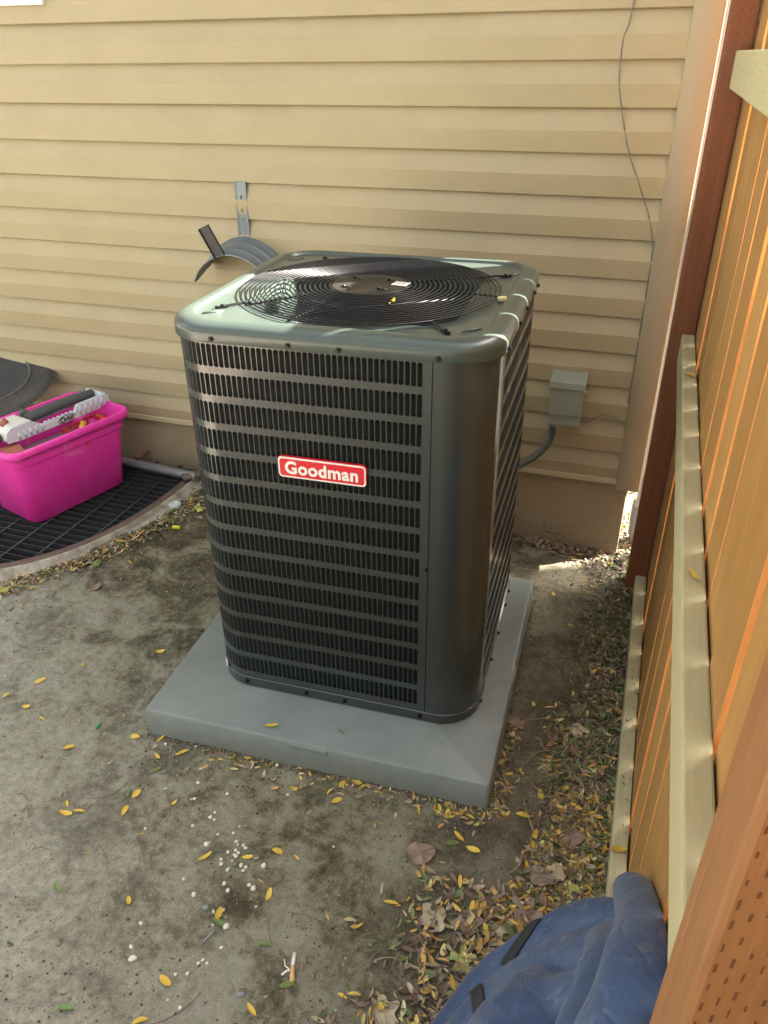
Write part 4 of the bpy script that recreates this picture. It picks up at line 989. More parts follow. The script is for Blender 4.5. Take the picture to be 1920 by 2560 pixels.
drape((0.640, -1.925), (0.668, -2.010), 0.020, 'strap', M_STRAP)
drape((0.605, -1.835), (0.672, -1.790), 0.022, 'grey_edge_binding', M_GREYF)

# ------------------------------------------------------------------ leaves, pebbles, litter
def leaf_verts(L, W, curl, bend, nseg=5):
    vs = []; fs = []
    for i in range(nseg+1):
        t = i/nseg; w = W*math.sin(math.pi*min(max(t*0.92+0.04, 0), 1))**0.55; x = (t-0.5)*L; z = bend*((t-0.5)**2*4)
        vs += [(x, -w/2, z+curl*w/W), (x, 0, z), (x, w/2, z+curl*w/W)]
    for i in range(nseg):
        a = i*3; fs += [(a, a+1, a+4, a+3), (a+1, a+2, a+5, a+4)]
    return vs, fs
def leaf_obj(x, y, z, mat, L=0.040, W=0.013, rz=None, tilt=0.26, name='leaf', stem=True):
    vs, fs = leaf_verts(L, W, random.uniform(0.0003, 0.0045), random.uniform(-0.002, 0.007)); m = MB(); m.add(vs, fs)
    if stem: m.tube([(-L/2, 0, 0.001), (-L/2-0.006, 0.001, 0.001)], 0.0006, 4)
    me = m.mesh(name, mat, True); o = bpy.data.objects.new(name, me); C.objects.link(o)
    W_ = W; o.scale = (1, random.uniform(0.8, 1.35), 1); o.location = (x, y, z+0.0040); o.rotation_euler = (random.uniform(-tilt, tilt), random.uniform(-tilt, tilt), random.uniform(0, 6.28) if rz is None else rz); return o
SPOTS = []
LAND = {'the metal nail': (0.044, -1.933), 'the torn cigarette': (0.256, -1.935), 'the cream pebble heap': (0.010, -1.735), "the pad's left front corner": (-0.43, -1.44),
        "the pad's right front corner": (0.566, -1.405), 'the notch in the pad front': (0.07, -1.43), 'the crumpled pinkish leaf': (0.437, -1.586), 'the green plastic pellet': (-0.581, -1.469),
        'the yellow green leaf by the rail': (0.792, -1.560), 'the pad right edge': (0.56, -0.95), 'the house corner': (0.80, -0.10)}
def view_xy(x, y):
    d = Vector((x, y, 0)) - cam.matrix_world.translation; return d.dot(r2)/d.dot(fw), d.dot(u2)/d.dot(fw)
def describe():
    ords = ['nearest to', 'second nearest to', 'third nearest to', 'fourth nearest to', 'fifth nearest to', 'sixth nearest to', 'seventh nearest to', 'eighth nearest to', 'ninth nearest to', 'tenth nearest to']
    buckets = {}
    for o, kind, x, y, adj in SPOTS:
        u_, v_ = view_xy(x, y); best = min(LAND, key=lambda k: math.dist(view_xy(*LAND[k]), (u_, v_))); lu, lv = view_xy(*LAND[best]); du, dv = u_-lu, v_-lv
        side = ('right of' if du > 0 else 'left of') if abs(du) > abs(dv) else ('above' if dv > 0 else 'below')
        buckets.setdefault((kind, best, side), []).append((math.hypot(du, dv), o, adj))
    for (kind, best, side), l in buckets.items():
        l.sort(key=lambda t: t[0])
        for i, (d, o, adj) in enumerate(l):
            o['label'] = f'{adj} {kind} {side} {best}' + ('' if len(l) == 1 else (', closest one' if i == 0 else f", {['', 'second', 'third', 'fourth', 'fifth', 'sixth', 'seventh', 'eighth', 'ninth', 'tenth', 'eleventh', 'twelfth'][i]} closest"))
YL = [(-0.581, -1.133), (-0.872, -1.365), (-0.832, -1.473), (-0.759, -1.497), (-0.928, -1.451), (-0.459, -1.469), (-0.375, -1.457), (-0.349, -1.518), (-0.292, -1.483), (-0.614, -1.562), (-0.331, -1.646), (-0.331, -1.699), (-0.472, -1.754), (-0.442, -1.741), (-0.219, -1.642), (-0.489, -1.728), (-0.061, -1.759), (0.099, -1.684), (0.037, -1.724), (0.152, -1.689), (0.13, -1.797), (-0.17, -1.917), (0.04, -1.876), (0.004, -2.043), (-0.001, -2.129), (0.178, -1.446), (0.214, -1.432), (0.061, -1.498), (0.183, -1.5), (0.207, -2.04), (0.455, -1.953), (-0.786, -1.268), (0.622, -0.994), (0.629, -1.256), (0.598, -1.274), (0.69, -1.301), (0.734, -1.289), (0.447, -1.444), (0.474, -1.456), (0.515, -1.51), (0.558, -1.535), (0.407, -1.73), (0.696, -1.461), (0.797, -1.5), (0.736, -1.581), (0.754, -1.617), (0.657, -1.391), (0.808, -1.403), (0.738, -0.265), (0.727, -0.32), (0.603, -0.413), (0.681, -0.561)]
YANG = {2: 10, 1: 45, 9: 40, 12: 12, 13: 22, 11: 95, 16: 55, 21: -50, 8: 40, 0: 20, 17: 0, 18: 20, 22: 100, 23: -20, 25: 85, 26: 5, 33: -60, 32: -60, 35: -65, 10: 75}
for i, (x, y) in enumerate(YL):
    small = i in (3, 4, 14, 15, 19, 27, 31, 32, 49, 51, 34)
    o = leaf_obj(x, y, gzn(x, y), M_LY, 0.020 if small else random.uniform(0.026, 0.038), 0.0085 if small else random.uniform(0.0105, 0.0140), R(YANG[i]) if i in YANG else None, name='yellow_leaf')
    tag(o, cat='leaf', group='yellow leaves fallen on the dirt'); SPOTS.append((o, 'yellow leaf', x, y, 'tiny' if small else 'bright'))
tag(leaf_obj(-0.049, -1.391, PT+0.001, M_LY, 0.036, 0.012, R(25), 0.03, 'yellow_leaf'), 'yellow leaf lying on the grey pad in front of the unit', 'leaf')
tag(leaf_obj(0.469, -1.069, PT+0.001, M_LY, 0.030, 0.010, R(5), 0.03, 'yellow_leaf'), 'yellow leaf lying on the pad beside the unit corner', 'leaf')
tag(leaf_obj(0.141, -1.351, PT+0.001, M_LG, 0.018, 0.006, R(-20), 0.03, 'green_leaf'), 'tiny green leaf lying on the front of the grey pad', 'leaf')
tag(leaf_obj(0.899, -0.608, 0.932, M_LY, 0.032, 0.012, R(-40), 0.05, 'yellow_leaf'), 'yellow leaf on the middle fence rail, far end', 'leaf')
tag(leaf_obj(0.899, -1.595, 0.932, M_LY, 0.034, 0.008, R(-60), 0.05, 'yellow_leaf'), 'yellow leaf on the middle fence rail, near end', 'leaf')
tag(leaf_obj(0.895, -1.439, 0.014, M_LY, 0.042, 0.018, R(15), 0.05, 'yellow_leaf'), 'yellow leaf on the lower fence rail', 'leaf')
ay_, az_ = GCX+0.105, GCY-0.155
pa = ac.matrix_basis @ Vector((ay_, az_, dome(0.2)))
tag(leaf_obj(PC[0]+0.105*1.0+GCX, PC[1]+GCY-0.150, PT+dome(0.19)+0.002, M_LY, 0.022, 0.012, R(80), 0.1, 'yellow_leaf'), 'small dry orange leaf caught on the wire fan guard', 'leaf')
GL = [(-0.343, -1.943), (-0.357, -1.648), (-0.33, -1.561), (0.052, -1.896), (0.173, -1.905), (0.256, -1.971), (-0.157, -2.159), (0.503, -1.534), (0.55, -1.661), (0.677, -1.718)]
for i, (x, y) in enumerate(GL):
    o = leaf_obj(x, y, gzn(x, y), M_LG, 0.036, 0.012, name='green_leaf')
    tag(o, cat='leaf', group='green leaves fallen on the dirt'); SPOTS.append((o, 'green leaf', x, y, 'small'))
def lobed(x, y, z, mat, size, seed, label, crumple=0.25, rz=0.0, lobes=5, depth=0.35, name='dry_leaf'):
    rnd = random.Random(seed); m = MB(); n = 40; K = 5; vs = [(0, 0, 0.004)]; fs = []
    ph = rnd.uniform(0, 6)
    for k in range(1, K+1):
        for j in range(n):
            t = 2*math.pi*j/n; rr = size*0.5*(1 - depth*(0.5-0.5*math.cos(lobes*t+ph))**1.3 + 0.10*noise.noise(Vector((math.cos(t)*4, math.sin(t)*4, seed))))
            q = rr*k/K; px_, py_ = q*math.cos(t), q*math.sin(t)*0.85
            h = crumple*size*(0.5*noise.noise(Vector((px_/size*3, py_/size*3, seed))) + 0.35*(k/K)**2*noise.noise(Vector((math.cos(t)*2, math.sin(t)*2, seed+3)))); vs.append((px_, py_, max(h, -0.001)+0.003))
    for j in range(n): fs.append((0, 1+j, 1+(j+1) % n))
    for k in range(K-1):
        for j in range(n): a = 1+k*n+j; b = 1+k*n+(j+1) % n; fs.append((a, b, b+n, a+n))
    m.add(vs, fs); m.tube([(0, 0, 0.004), (-size*0.3, -size*0.1, 0.004), (-size*0.62, -size*0.12, 0.002)], 0.0009, 4)
    me = m.mesh(name, mat, True); o = bpy.data.objects.new(name, me); C.objects.link(o); o.location = (x, y, z+0.002); o.rotation_euler = (0, 0, rz); return tag(o, label, 'leaf')
BIG = [((0.437, -1.586), M_LB, 0.075, 'crumpled round pinkish brown leaf alone on the dirt below the pad corner', 0.4, 3, 0.15),
       ((0.584, -1.085), M_LB, 0.060, 'pale brown dry leaf beside the right edge of the pad', 0.35, 5, 0.3),
       ((0.841, -1.235), M_LB, 0.095, 'large brown leaf pressed against the lower fence rail', 0.35, 4, 0.25),
       ((0.510, -1.735), M_LP, 0.075, 'left half of a pale tan leaf pair in the foreground litter', 0.3, 4, 0.3),
       ((0.585, -1.725), M_LB, 0.075, 'brownish dry leaf just right of the pale tan one in the litter', 0.3, 4, 0.3),
       ((0.648, -1.716), M_LP, 0.085, 'pale upright pointed dry leaf above the blue canvas', 0.35, 3, 0.5),
       ((0.705, -1.649), M_LB, 0.090, 'brown star shaped leaf with a hole above the blue canvas', 0.3, 5, 0.45),
       ((0.726, -1.544), M_LB, 0.065, 'round pinkish brown leaf left of the yellow green one', 0.35, 3, 0.2),
       ((0.758, -1.515), M_LP, 0.060, 'small pale dry leaf above the yellow green one', 0.3, 4, 0.3),
       ((0.792, -1.560), M_LYG, 0.085, 'large yellow green leaf on the litter by the lower rail', 0.3, 5, 0.35),
       ((0.783, -1.397), M_LB, 0.070, 'pinkish brown leaf halfway along the fence litter', 0.35, 3, 0.2),
       ((0.596, -1.809), M_LYG, 0.070, 'bright yellow green lobed leaf at the left edge of the canvas', 0.2, 5, 0.55),
       ((0.470, -1.965), M_LP, 0.080, 'cream coloured lobed leaf at the bottom edge of the frame', 0.25, 5, 0.4),
       ((0.758, -1.033), M_LP, 0.070, 'pale green spotted leaf on the litter beside the pad', 0.3, 4, 0.35),
       ((0.803, -1.155), M_LYG, 0.070, 'yellow lobed maple leaf on the fence litter', 0.25, 5, 0.6),
       ((-0.985, -0.918), M_LB, 0.045, 'small folded brown leaf on the dirt left of the pad', 0.5, 2, 0.3),
       ((-1.285, -0.945+0.0), M_LP, 0.075, 'pale yellow leaf against the outside of the window well rim', 0.3, 4, 0.3),
       ((-1.300, -1.02), M_LYG, 0.075, 'pale green leaf at the left edge beside the window well', 0.3, 4, 0.35),
       ((-1.068, -0.805), M_LG, 0.055, 'green curled leaf on the dirt by the window well rim', 0.35, 3, 0.3),
       ((-0.659, -0.726), M_LB, 0.028, 'tiny folded tan leaf on the dirt left of the unit', 0.5, 2, 0.3),
       ((-0.925, -0.29), M_LYG, 0.075, 'bright green leaf standing between the window well and the unit', 0.6, 4, 0.4)]
for i, ((x, y), mt, sz, lb, cr, lo, dp) in enumerate(BIG):
    lobed(x, y, gzn(x, y)+(0.012 if x > 0.7 else 0.002), mt, sz, 11+i*7, lb, cr, random.uniform(0, 6), lo, dp)
# pebbles
PEB = [(-0.103, -1.634), (-0.094, -1.654), (-0.107, -1.651), (-0.025, -1.649), (-0.063, -1.691), (-0.075, -1.726), (-0.071, -1.719), (-0.029, -1.673), (-0.011, -1.692), (-0.003, -1.699), (0.011, -1.696), (0.02, -1.701), (-0.0, -1.716), (0.002, -1.727), (0.009, -1.719), (0.008, -1.73), (0.005, -1.744), (0.016, -1.749), (-0.015, -1.727), (-0.022, -1.75), (-0.016, -1.76), (0.031, -1.747), (0.045, -1.749), (0.043, -1.759), (0.006, -1.768), (0.084, -1.732), (0.016, -1.804), (0.032, -1.817), (0.087, -1.793), (0.073, -1.788), (-0.037, -1.853), (-0.081, -1.825), (0.003, -1.87), (0.045, -1.862), (0.112, -1.831), (0.025, -1.873), (-0.115, -1.952), (0.071, -1.896), (0.04, -1.902), (0.083, -1.942), (-0.107, -2.003), (-0.088, -2.025), (0.051, -1.986), (0.069, -1.98), (0.057, -1.977), (0.04, -2.013), (0.016, -2.022), (0.171, -2.018), (0.028, -2.073), (0.061, -2.078), (-0.469, -1.616), (-0.269, -1.605), (-0.193, -1.564), (-0.176, -1.613), (-0.184, -1.617), (-0.212, -1.519), (-0.267, -1.45), (-0.354, -1.468), (-0.019, -1.437), (-0.102, -1.569), (-0.248, -1.732), (-0.137, -1.688), (0.05, -1.518), (0.223, -1.625), (0.452, -1.600)]
BLUEP = {17: 'blue grey pebble at the lower edge of the pebble heap', 32: 'round blue grey pebble above the metal nail', 47: 'blue and white streaked pebble near the bottom of the frame', 50: 'blue grey pebble alone on the dirt left of the pad'}
def ico(sub):
    bm = bmesh.new(); bmesh.ops.create_icosphere(bm, subdivisions=sub, radius=1); v = [tuple(p.co) for p in bm.verts]; f = [tuple(q.index for q in p.verts) for p in bm.faces]; bm.free(); return v, f
icv, icf = ico(2); ic1v, ic1f = ico(1)
for i, (x, y) in enumerate(PEB):
    r_ = random.uniform(0.0032, 0.0056) if i not in (5, 32, 47, 41, 30, 28, 37, 25) else 0.0078
    m = MB(); e = (random.uniform(0.8, 1.3), random.uniform(0.75, 1.0), random.uniform(0.6, 0.8)); sd_ = Vector((i*1.7, 0, i))
    m.add([tuple(r_*e[k]*c*(1+0.22*noise.noise(Vector(p)*1.2+sd_)) for k, c in enumerate(p)) for p in icv], icf)
    me = m.mesh('pebble', M_STONEB if i in BLUEP else M_STONE, True); o = bpy.data.objects.new('pebble', me); C.objects.link(o)
    o.location = (x, y, gzn(x, y)+r_*0.35); o.rotation_euler = (0, 0, random.uniform(0, 6))
    if i in BLUEP: tag(o, BLUEP[i], 'pebble')
    elif 7 <= i <= 24: tag(o, 'small cream pebble in the dense heap beside the oval yellow leaf', 'pebble', 'pebbles in the heap')
    else: tag(o, cat='pebble', group='pale pebbles scattered on the dirt'); SPOTS.append((o, 'pebble', x, y, 'loose pale'))
describe()
# nail, cigarette, bits
def on(x, y, h=0.003): return (x, y, gzn(x, y)+h)
nail = MB(); a, b = Vector(on(0.038, -1.948, 0.004)), Vector(on(0.050, -1.918, 0.005)); nail.tube([a, a.lerp(b, 0.3), b], [0.0006, 0.0022, 0.0022], 8); nail.tube([b, b+(b-a).normalized()*0.0015], 0.0042, 10)
tag(obj('nail', nail, M_GALV, smooth=False), 'shiny metal nail lying on the foreground dirt', 'nail')
cg = empty('torn_cigarette', on(0.256, -1.93), 0, 'torn cigarette with white paper end and tan filter on the foreground dirt', 'cigarette')
m = MB(); m.tube([on(0.245, -1.907, 0.006), on(0.252, -1.934, 0.006)], 0.0042, 10); obj('paper', m, M_BW, cg, smooth=True)
m = MB(); m.tube([on(0.252, -1.934, 0.006), on(0.258, -1.950, 0.006), on(0.2645, -1.964, 0.005)], [0.0042, 0.0046, 0.0058], 10, flat=0.6); obj('filter', m, simple('tan_filter_paper', (0.62, 0.42, 0.16), 0.7), cg, smooth=True)
m = MB(); m.tube([on(0.228, -1.925, 0.004), on(0.236, -1.939, 0.006), on(0.250, -1.943, 0.006)], 0.0016, 6); m.tube([on(0.236, -1.958, 0.004), on(0.243, -1.948, 0.006), on(0.250, -1.944, 0.006)], 0.0028, 6); obj('torn_strip', m, M_BW, cg, smooth=True)
m = MB(); m.tube([on(-0.583, -1.478, 0.004), on(-0.579, -1.460, 0.004)], 0.0035, 8); tag(obj('plastic_pellet', m, simple('green_plastic', (0.02, 0.30, 0.12), 0.4), smooth=True), 'tiny green plastic bit on the dirt left of the pad', 'plastic bit')
m = MB(); m.tube([on(-0.948, -0.462, 0.009), on(-0.922, -0.448, 0.009)], 0.008, 10); tag(obj('yellow_plug', m, simple('yellow_plastic', (0.75, 0.65, 0.03), 0.4)), 'small bright yellow plastic plug on the dirt by the window well', 'plastic bit')
m = MB(); m.loft([[(-1.018+q*math.cos(t), -0.325+q*math.sin(t), gzn(-1.018, -0.325)+z) for t in [2*math.pi*i/20 for i in range(20)]] for q, z in ((0.026, 0.004), (0.026, 0.018), (0.018, 0.020), (0.014, 0.012), (0.002, 0.012))], cap0=True); tag(obj('clear_lid', m, simple('clear_plastic', (0.55, 0.6, 0.6), 0.1, 0.2, 60), auto=R(40)), 'small clear plastic lid in the leaves by the window well', 'plastic lid')
# twigs and stems
TW = [((-0.277, -1.603), (-0.212, -1.672)), ((-0.333, -1.808), (-0.276, -1.85)), ((0.188, -1.823), (0.3, -1.832)), ((0.152, -1.846), (0.185, -1.90)), ((-0.381, -1.621), (-0.437, -1.691)), ((0.087, -2.038), (0.02, -2.13)), ((0.473, -1.745), (0.546, -1.632)), ((0.458, -1.694), (0.58, -1.590)), ((0.60, -1.545), (0.86, -1.58)), ((0.70, -0.90), (0.76, -0.80))]
TWL = ['thin tan stem on the dirt left of the pebble heap', 'fine curved stem at the left of the foreground dirt', 'long curved stem right of the pebbles', 'short thin stem above the torn cigarette', 'fine dark stem among leaves left of the pad front', 'pale twig at the bottom edge of the dirt', 'dark twig bundle strand in the litter above the canvas', 'long dark twig crossing the litter edge', 'thin pale stem reaching to the lower fence rail', 'short dark twig beside the fence litter']
for i, (a, b) in enumerate(TW):
    m = MB(); A3, B3 = Vector(on(*a, 0.002)), Vector(on(*b, 0.002)); pr_ = Vector((-(B3-A3).y, (B3-A3).x, 0))*random.uniform(-0.2, 0.2); p = []
    for k in range(9):
        t = k/8; q = A3.lerp(B3, t) + pr_*4*t*(1-t); p.append((q.x, q.y, gzn(q.x, q.y)+0.0025+0.004*t*(1-t)))
    m.tube(p, 0.0009 if i not in (6, 7) else 0.0016, 5); tag(obj('twig', m, M_STEM, smooth=True), TWL[i], 'twig')

# ---- dense litter (uncountable): many small leaves
def bulk(name, pts, gen, mat, label=None, cat=None):
    V = []; F = []; col = []; o_ = 0
    for p in pts:
        vs, fs, c = gen(*p)
        V += vs; F += [tuple(i+o_ for i in f) for f in fs]; col += [c]*len(vs); o_ += len(vs)
    me = bpy.data.meshes.new(name); me.from_pydata(V, [], F); me.materials.append(mat)
    at = me.color_attributes.new('tint', 'FLOAT_COLOR', 'POINT'); arr = np.ones((len(V), 4)); arr[:, :3] = np.array(col); at.data.foreach_set('color', arr.ravel())
    me.polygons.foreach_set('use_smooth', [True]*len(me.polygons)); o = bpy.data.objects.new(name, me); C.objects.link(o); o['kind'] = 'stuff'
    return tag(o, label, cat)
PAL = {'brown': [(0.20, 0.135, 0.10), (0.26, 0.19, 0.145), (0.14, 0.09, 0.065), (0.32, 0.25, 0.19), (0.23, 0.16, 0.11)],
       'green': [(0.09, 0.13, 0.04), (0.13, 0.18, 0.06), (0.16, 0.18, 0.075), (0.07, 0.10, 0.03), (0.18, 0.24, 0.10)],
       'yellow': [(0.60, 0.38, 0.05), (0.66, 0.44, 0.12), (0.55, 0.33, 0.10), (0.62, 0.50, 0.22)], 'pale': [(0.50, 0.44, 0.30), (0.42, 0.36, 0.26), (0.48, 0.33, 0.18)]}
def g_leaf(x, y, z, L, col, tl):
    vs, fs = leaf_verts(L, L*random.uniform(0.24, 0.42), random.uniform(-0.002, 0.004), random.uniform(-0.004, 0.007), 4)
    Mx = Matrix.Translation((x, y, z)) @ Matrix.Rotation(random.uniform(0, 6.28), 4, 'Z') @ Matrix.Rotation(random.uniform(-tl, tl), 4, 'X') @ Matrix.Rotation(random.uniform(-tl, tl), 4, 'Y')
    k = random.uniform(0.75, 1.5); return [tuple(Mx @ Vector(v)) for v in vs], fs, tuple(c*k for c in col)
def inside_pad(x, y):
    dx, dy = x-PC[0], y-PC[1]; c, s = math.cos(PYAW), math.sin(PYAW); lx, ly = dx*c+dy*s, -dx*s+dy*c
    return abs(lx) < HX and abs(ly) < HY
BND = [(-2.15, 0.40), (-1.98, 0.46), (-1.83, 0.42), (-1.70, 0.47), (-1.63, 0.56), (-1.595, 0.665), (-1.52, 0.70), (-1.42, 0.72), (-1.31, 0.716), (-1.07, 0.682), (-0.86, 0.71), (-0.65, 0.707), (-0.38, 0.75), (-0.21, 0.72), (0.0, 0.60), (0.4, 0.55)]
def bnd(y):
    for (ya, xa), (yb, xb) in zip(BND, BND[1:]):
        if ya <= y <= yb: return xa + (xb-xa)*(y-ya)/(yb-ya)
    return 0.5
pts = []; tries = 0
def pickcol(x, y):
    g = noise.noise(Vector((x*5, y*5, 9))); r = random.random()
    if -1.65 < y < -1.25 and x > 0.72: w = (0.30, 0.22, 0.40)
    elif -1.35 < y < -0.85 and x > 0.70: w = (0.38, 0.50, 0.07)
    elif y > -0.85: w = (0.62, 0.32, 0.03)
    else: w = (0.42, 0.18, 0.30)
    if r < w[0]: return random.choice(PAL['brown'])
    if r < w[0]+w[1]: return random.choice(PAL['green'])
    if r < w[0]+w[1]+w[2]: return random.choice(PAL['yellow'])
    return random.choice(PAL['pale'])
for _ in range(9500):
    y = random.uniform(-2.15, 0.35) if random.random() < 0.8 else random.uniform(-1.7, -1.0); x = 0.876 - abs(random.gauss(0, 0.115))
    if y > -0.22: x = random.uniform(0.78, 1.1) if random.random() < 0.4 else x
    e = bnd(y) + 0.03*noise.noise(Vector((x*9, y*9, 4)))
    if y > 0.0 and x < 0.80: continue
    if x < e - 0.03 and random.random() > 0.10: continue
    if inside_pad(x, y) or x < 0.38: continue
    dens = min(1.0, (x-e+0.05)/0.10) if x > e-0.05 else 0.25
    if random.random() > dens: continue
    h = gzn(x, y) + 0.002 + random.random()*0.020*min(1, max(0, (x-e)/0.12))
    pts.append((x, y, h, random.uniform(0.016, 0.036), pickcol(x, y), 0.5))
for _ in range(1900):   # foreground patch left of the canvas
    y = random.uniform(-2.2, -1.62); x = random.uniform(0.28, 0.72)
    d = (x-0.41) - ((-1.68-y) * -0.12) + 0.14*noise.noise(Vector((x*7, y*7, 1)))
    if random.random() > min(0.85, max(0.03, d*4.0)): continue
    pts.append((x, y, gzn(x, y)+0.002+random.random()*0.010, random.uniform(0.014, 0.034), pickcol(x, y), 0.4))
for _ in range(700):    # along the foundation
    x = random.uniform(-0.1, 0.80); y = -abs(random.gauss(0, 0.045)) - 0.006
    pts.append((x, y, gzn(x, y)+0.003+random.random()*0.015, random.uniform(0.018, 0.036), random.choice(PAL['brown']) if random.random() < 0.9 else random.choice(PAL['yellow']), 0.6))
for _ in range(1300):   # along the window well rim
    a = random.uniform(-0.05, 1.35)*1.0; o1 = 0.050 + abs(random.gauss(0, 0.035)); x, y = well_edge(max(a, 0.0), o1)
    if a < 0.12: y = random.uniform(-0.42, -0.05); x = -1.045 + abs(random.gauss(0, 0.05)) + 0.02
    if y > -0.02 or inside_pad(x, y): continue
    pts.append((x, y, gzn(x, y)+0.003+random.random()*0.010, random.uniform(0.012, 0.028), random.choice(PAL[random.choice(['brown', 'brown', 'yellow', 'green', 'pale'])]), 0.45))
for _ in range(360):    # along the pad front edge
    t = random.uniform(-0.6, 1.0)**1; lx = t*HX; ly = -HY-0.006-abs(random.gauss(0, 0.035)); 
    if random.random() > 0.25+0.75*max(0, t): continue
    c, s = math.cos(PYAW), math.sin(PYAW); x, y = PC[0]+lx*c-ly*s, PC[1]+lx*s+ly*c
    pts.append((x, y, gzn(x, y)+0.003, random.uniform(0.010, 0.026), random.choice(PAL[random.choice(['brown', 'yellow', 'yellow', 'green', 'pale'])]), 0.35))
for _ in range(320):    # along the right edge of the pad near corner
    ly = random.uniform(-HY-0.02, -0.1); lx = HX+0.005+abs(random.gauss(0, 0.022)); c, s = math.cos(PYAW), math.sin(PYAW); x, y = PC[0]+lx*c-ly*s, PC[1]+lx*s+ly*c
    if random.random() > 1-(ly+HY)/0.40: continue
    pts.append((x, y, gzn(x, y)+0.003, random.uniform(0.012, 0.028), random.choice(PAL[random.choice(['brown', 'yellow', 'green', 'pale'])]), 0.4))
for _ in range(420):    # sparse over the bare dirt
    x, y = random.uniform(-1.3, 0.7), random.uniform(-2.25, -0.2)
    if inside_pad(x, y) or in_well(x, y, 0.05): continue
    pts.append((x, y, gzn(x, y)+0.002, random.uniform(0.007, 0.020), random.choice(PAL[random.choice(['brown', 'brown', 'yellow', 'pale', 'green'])]), 0.2))
for _ in range(400):    # beyond the corner
    x, y = random.uniform(0.81, 1.3), random.uniform(0.0, 2.5)
    pts.append((x, y, float(gz(x, y))+0.004+random.random()*0.01, random.uniform(0.02, 0.04), random.choice(PAL[random.choice(['brown', 'pale', 'green'])]), 0.5))
for _ in range(46):     # a few on rails and grate
    y = random.uniform(-2.0, -0.3); x = random.uniform(0.884, 0.914); pts.append((x, y, 0.0165, random.uniform(0.006, 0.014), random.choice(PAL['brown']), 0.3))
bulk('leaf_litter', pts, g_leaf, M_LITTER, 'thick drift of brown, green and yellow leaflets along the fence and edges', 'leaf litter')
# grass blades / thin straw
def g_straw(x, y, z, L, col, tl):
    a = random.uniform(0, 6.28); dx, dy = math.cos(a), math.sin(a); w = random.uniform(0.0007, 0.0013); c = random.uniform(-0.2, 0.2)*L; vs = []
    for k in range(5):
        t = k/4; q = (x+dx*L*(t-0.5)-dy*c*4*t*(1-t), y+dy*L*(t-0.5)+dx*c*4*t*(1-t), z+0.006*math.sin(math.pi*t)*random.uniform(0.5, 1.3)); vs += [(q[0]-dy*w, q[1]+dx*w, q[2]), (q[0]+dy*w, q[1]-dx*w, q[2])]
    return vs, [(2*k, 2*k+1, 2*k+3, 2*k+2) for k in range(4)], col
pts2 = []
for _ in range(900):
    y = random.uniform(-2.15, -0.1); x = 0.87-abs(random.gauss(0, 0.13))
    if y < -1.6 and random.random() < 0.5: x = random.uniform(0.38, 0.75)
    if inside_pad(x, y) or x < bnd(y)-0.06: continue
    pts2.append((x, y, gzn(x, y)+0.010, random.uniform(0.04, 0.12), random.choice([(0.20, 0.15, 0.10), (0.14, 0.10, 0.07), (0.11, 0.15, 0.04), (0.36, 0.30, 0.20)]), 0))
for _ in range(160):
    x, y = random.uniform(-1.2, 0.6), random.uniform(-2.2, -0.4)
    if inside_pad(x, y) or in_well(x, y, 0.05): continue
    pts2.append((x, y, gzn(x, y)+0.001, random.uniform(0.015, 0.05), random.choice([(0.20, 0.15, 0.10), (0.30, 0.25, 0.16)]), 0))
bulk('dry_straw', pts2, g_straw, M_LITTER, 'scattered dry straw and stems in the leaf litter', 'straw')
# soil crumbs and bits
def g_crumb(x, y, z, r, col, tl):
    e = [random.uniform(0.6, 1.2) for _ in range(3)]; vs = [(x+r*e[0]*p[0], y+r*e[1]*p[1], z+r*e[2]*0.7*p[2]) for p in octv]; return vs, octf, col
octv = [(1, 0, 0), (-1, 0, 0), (0, 1, 0), (0, -1, 0), (0, 0, 1), (0, 0, -1)]; octf = [(0, 2, 4), (2, 1, 4), (1, 3, 4), (3, 0, 4), (2, 0, 5), (1, 2, 5), (3, 1, 5), (0, 3, 5)]
pts3 = []
for _ in range(60000):
    x, y = random.uniform(-1.45, 0.87), random.uniform(-2.3, -0.02)
    if inside_pad(x, y) or in_well(x, y, 0.03): continue
    nn_ = noise.fractal(Vector((x*2.5, y*2.5, 5)), 0.8, 2, 4) + 0.25*(x+0.2)
    if random.random() > 0.30+0.9*nn_: continue
    r = random.random()**4*0.0042+0.0006
    pts3.append((x, y, gzn(x, y)+r*0.2, r, random.choice([(0.10, 0.085, 0.055), (0.16, 0.135, 0.09), (0.22, 0.19, 0.13), (0.07, 0.055, 0.035), (0.45, 0.42, 0.32), (0.52, 0.46, 0.22), (0.30, 0.26, 0.18)]), 0))
for _ in range(2200):
    lx, ly = random.uniform(-HX+0.01, HX-0.01), random.uniform(-HY+0.01, HY-0.01)
    if abs(lx-AX) < AH and abs(ly-AY) < AH: continue
    if random.random() > 0.12+0.9*max(0, noise.noise(Vector((lx*6, ly*6, 2)))): continue
    c, s_ = math.cos(PYAW), math.sin(PYAW); r = random.random()**4*0.0022+0.0005
    pts3.append((PC[0]+lx*c-ly*s_, PC[1]+lx*s_+ly*c, PT+r*0.2, r, random.choice([(0.10, 0.085, 0.055), (0.22, 0.19, 0.13), (0.40, 0.37, 0.28), (0.30, 0.22, 0.12)]), 0))
for _ in range(6000):
    t = random.uniform(-1, 1); e_ = abs(random.gauss(0, 0.010)); lx, ly = random.choice([(t*HX, -HY-e_), (t*HX, -HY-e_), (HX+e_, t*HY), (-HX-e_, t*HY)])
    c, s_ = math.cos(PYAW), math.sin(PYAW); x, y = PC[0]+lx*c-ly*s_, PC[1]+lx*s_+ly*c; r = random.random()**3*0.004+0.0008
    pts3.append((x, y, gzn(x, y)+0.004*math.exp(-e_/0.008), r, random.choice([(0.12, 0.10, 0.065), (0.20, 0.17, 0.12), (0.27, 0.24, 0.17), (0.08, 0.065, 0.04)]), 0))
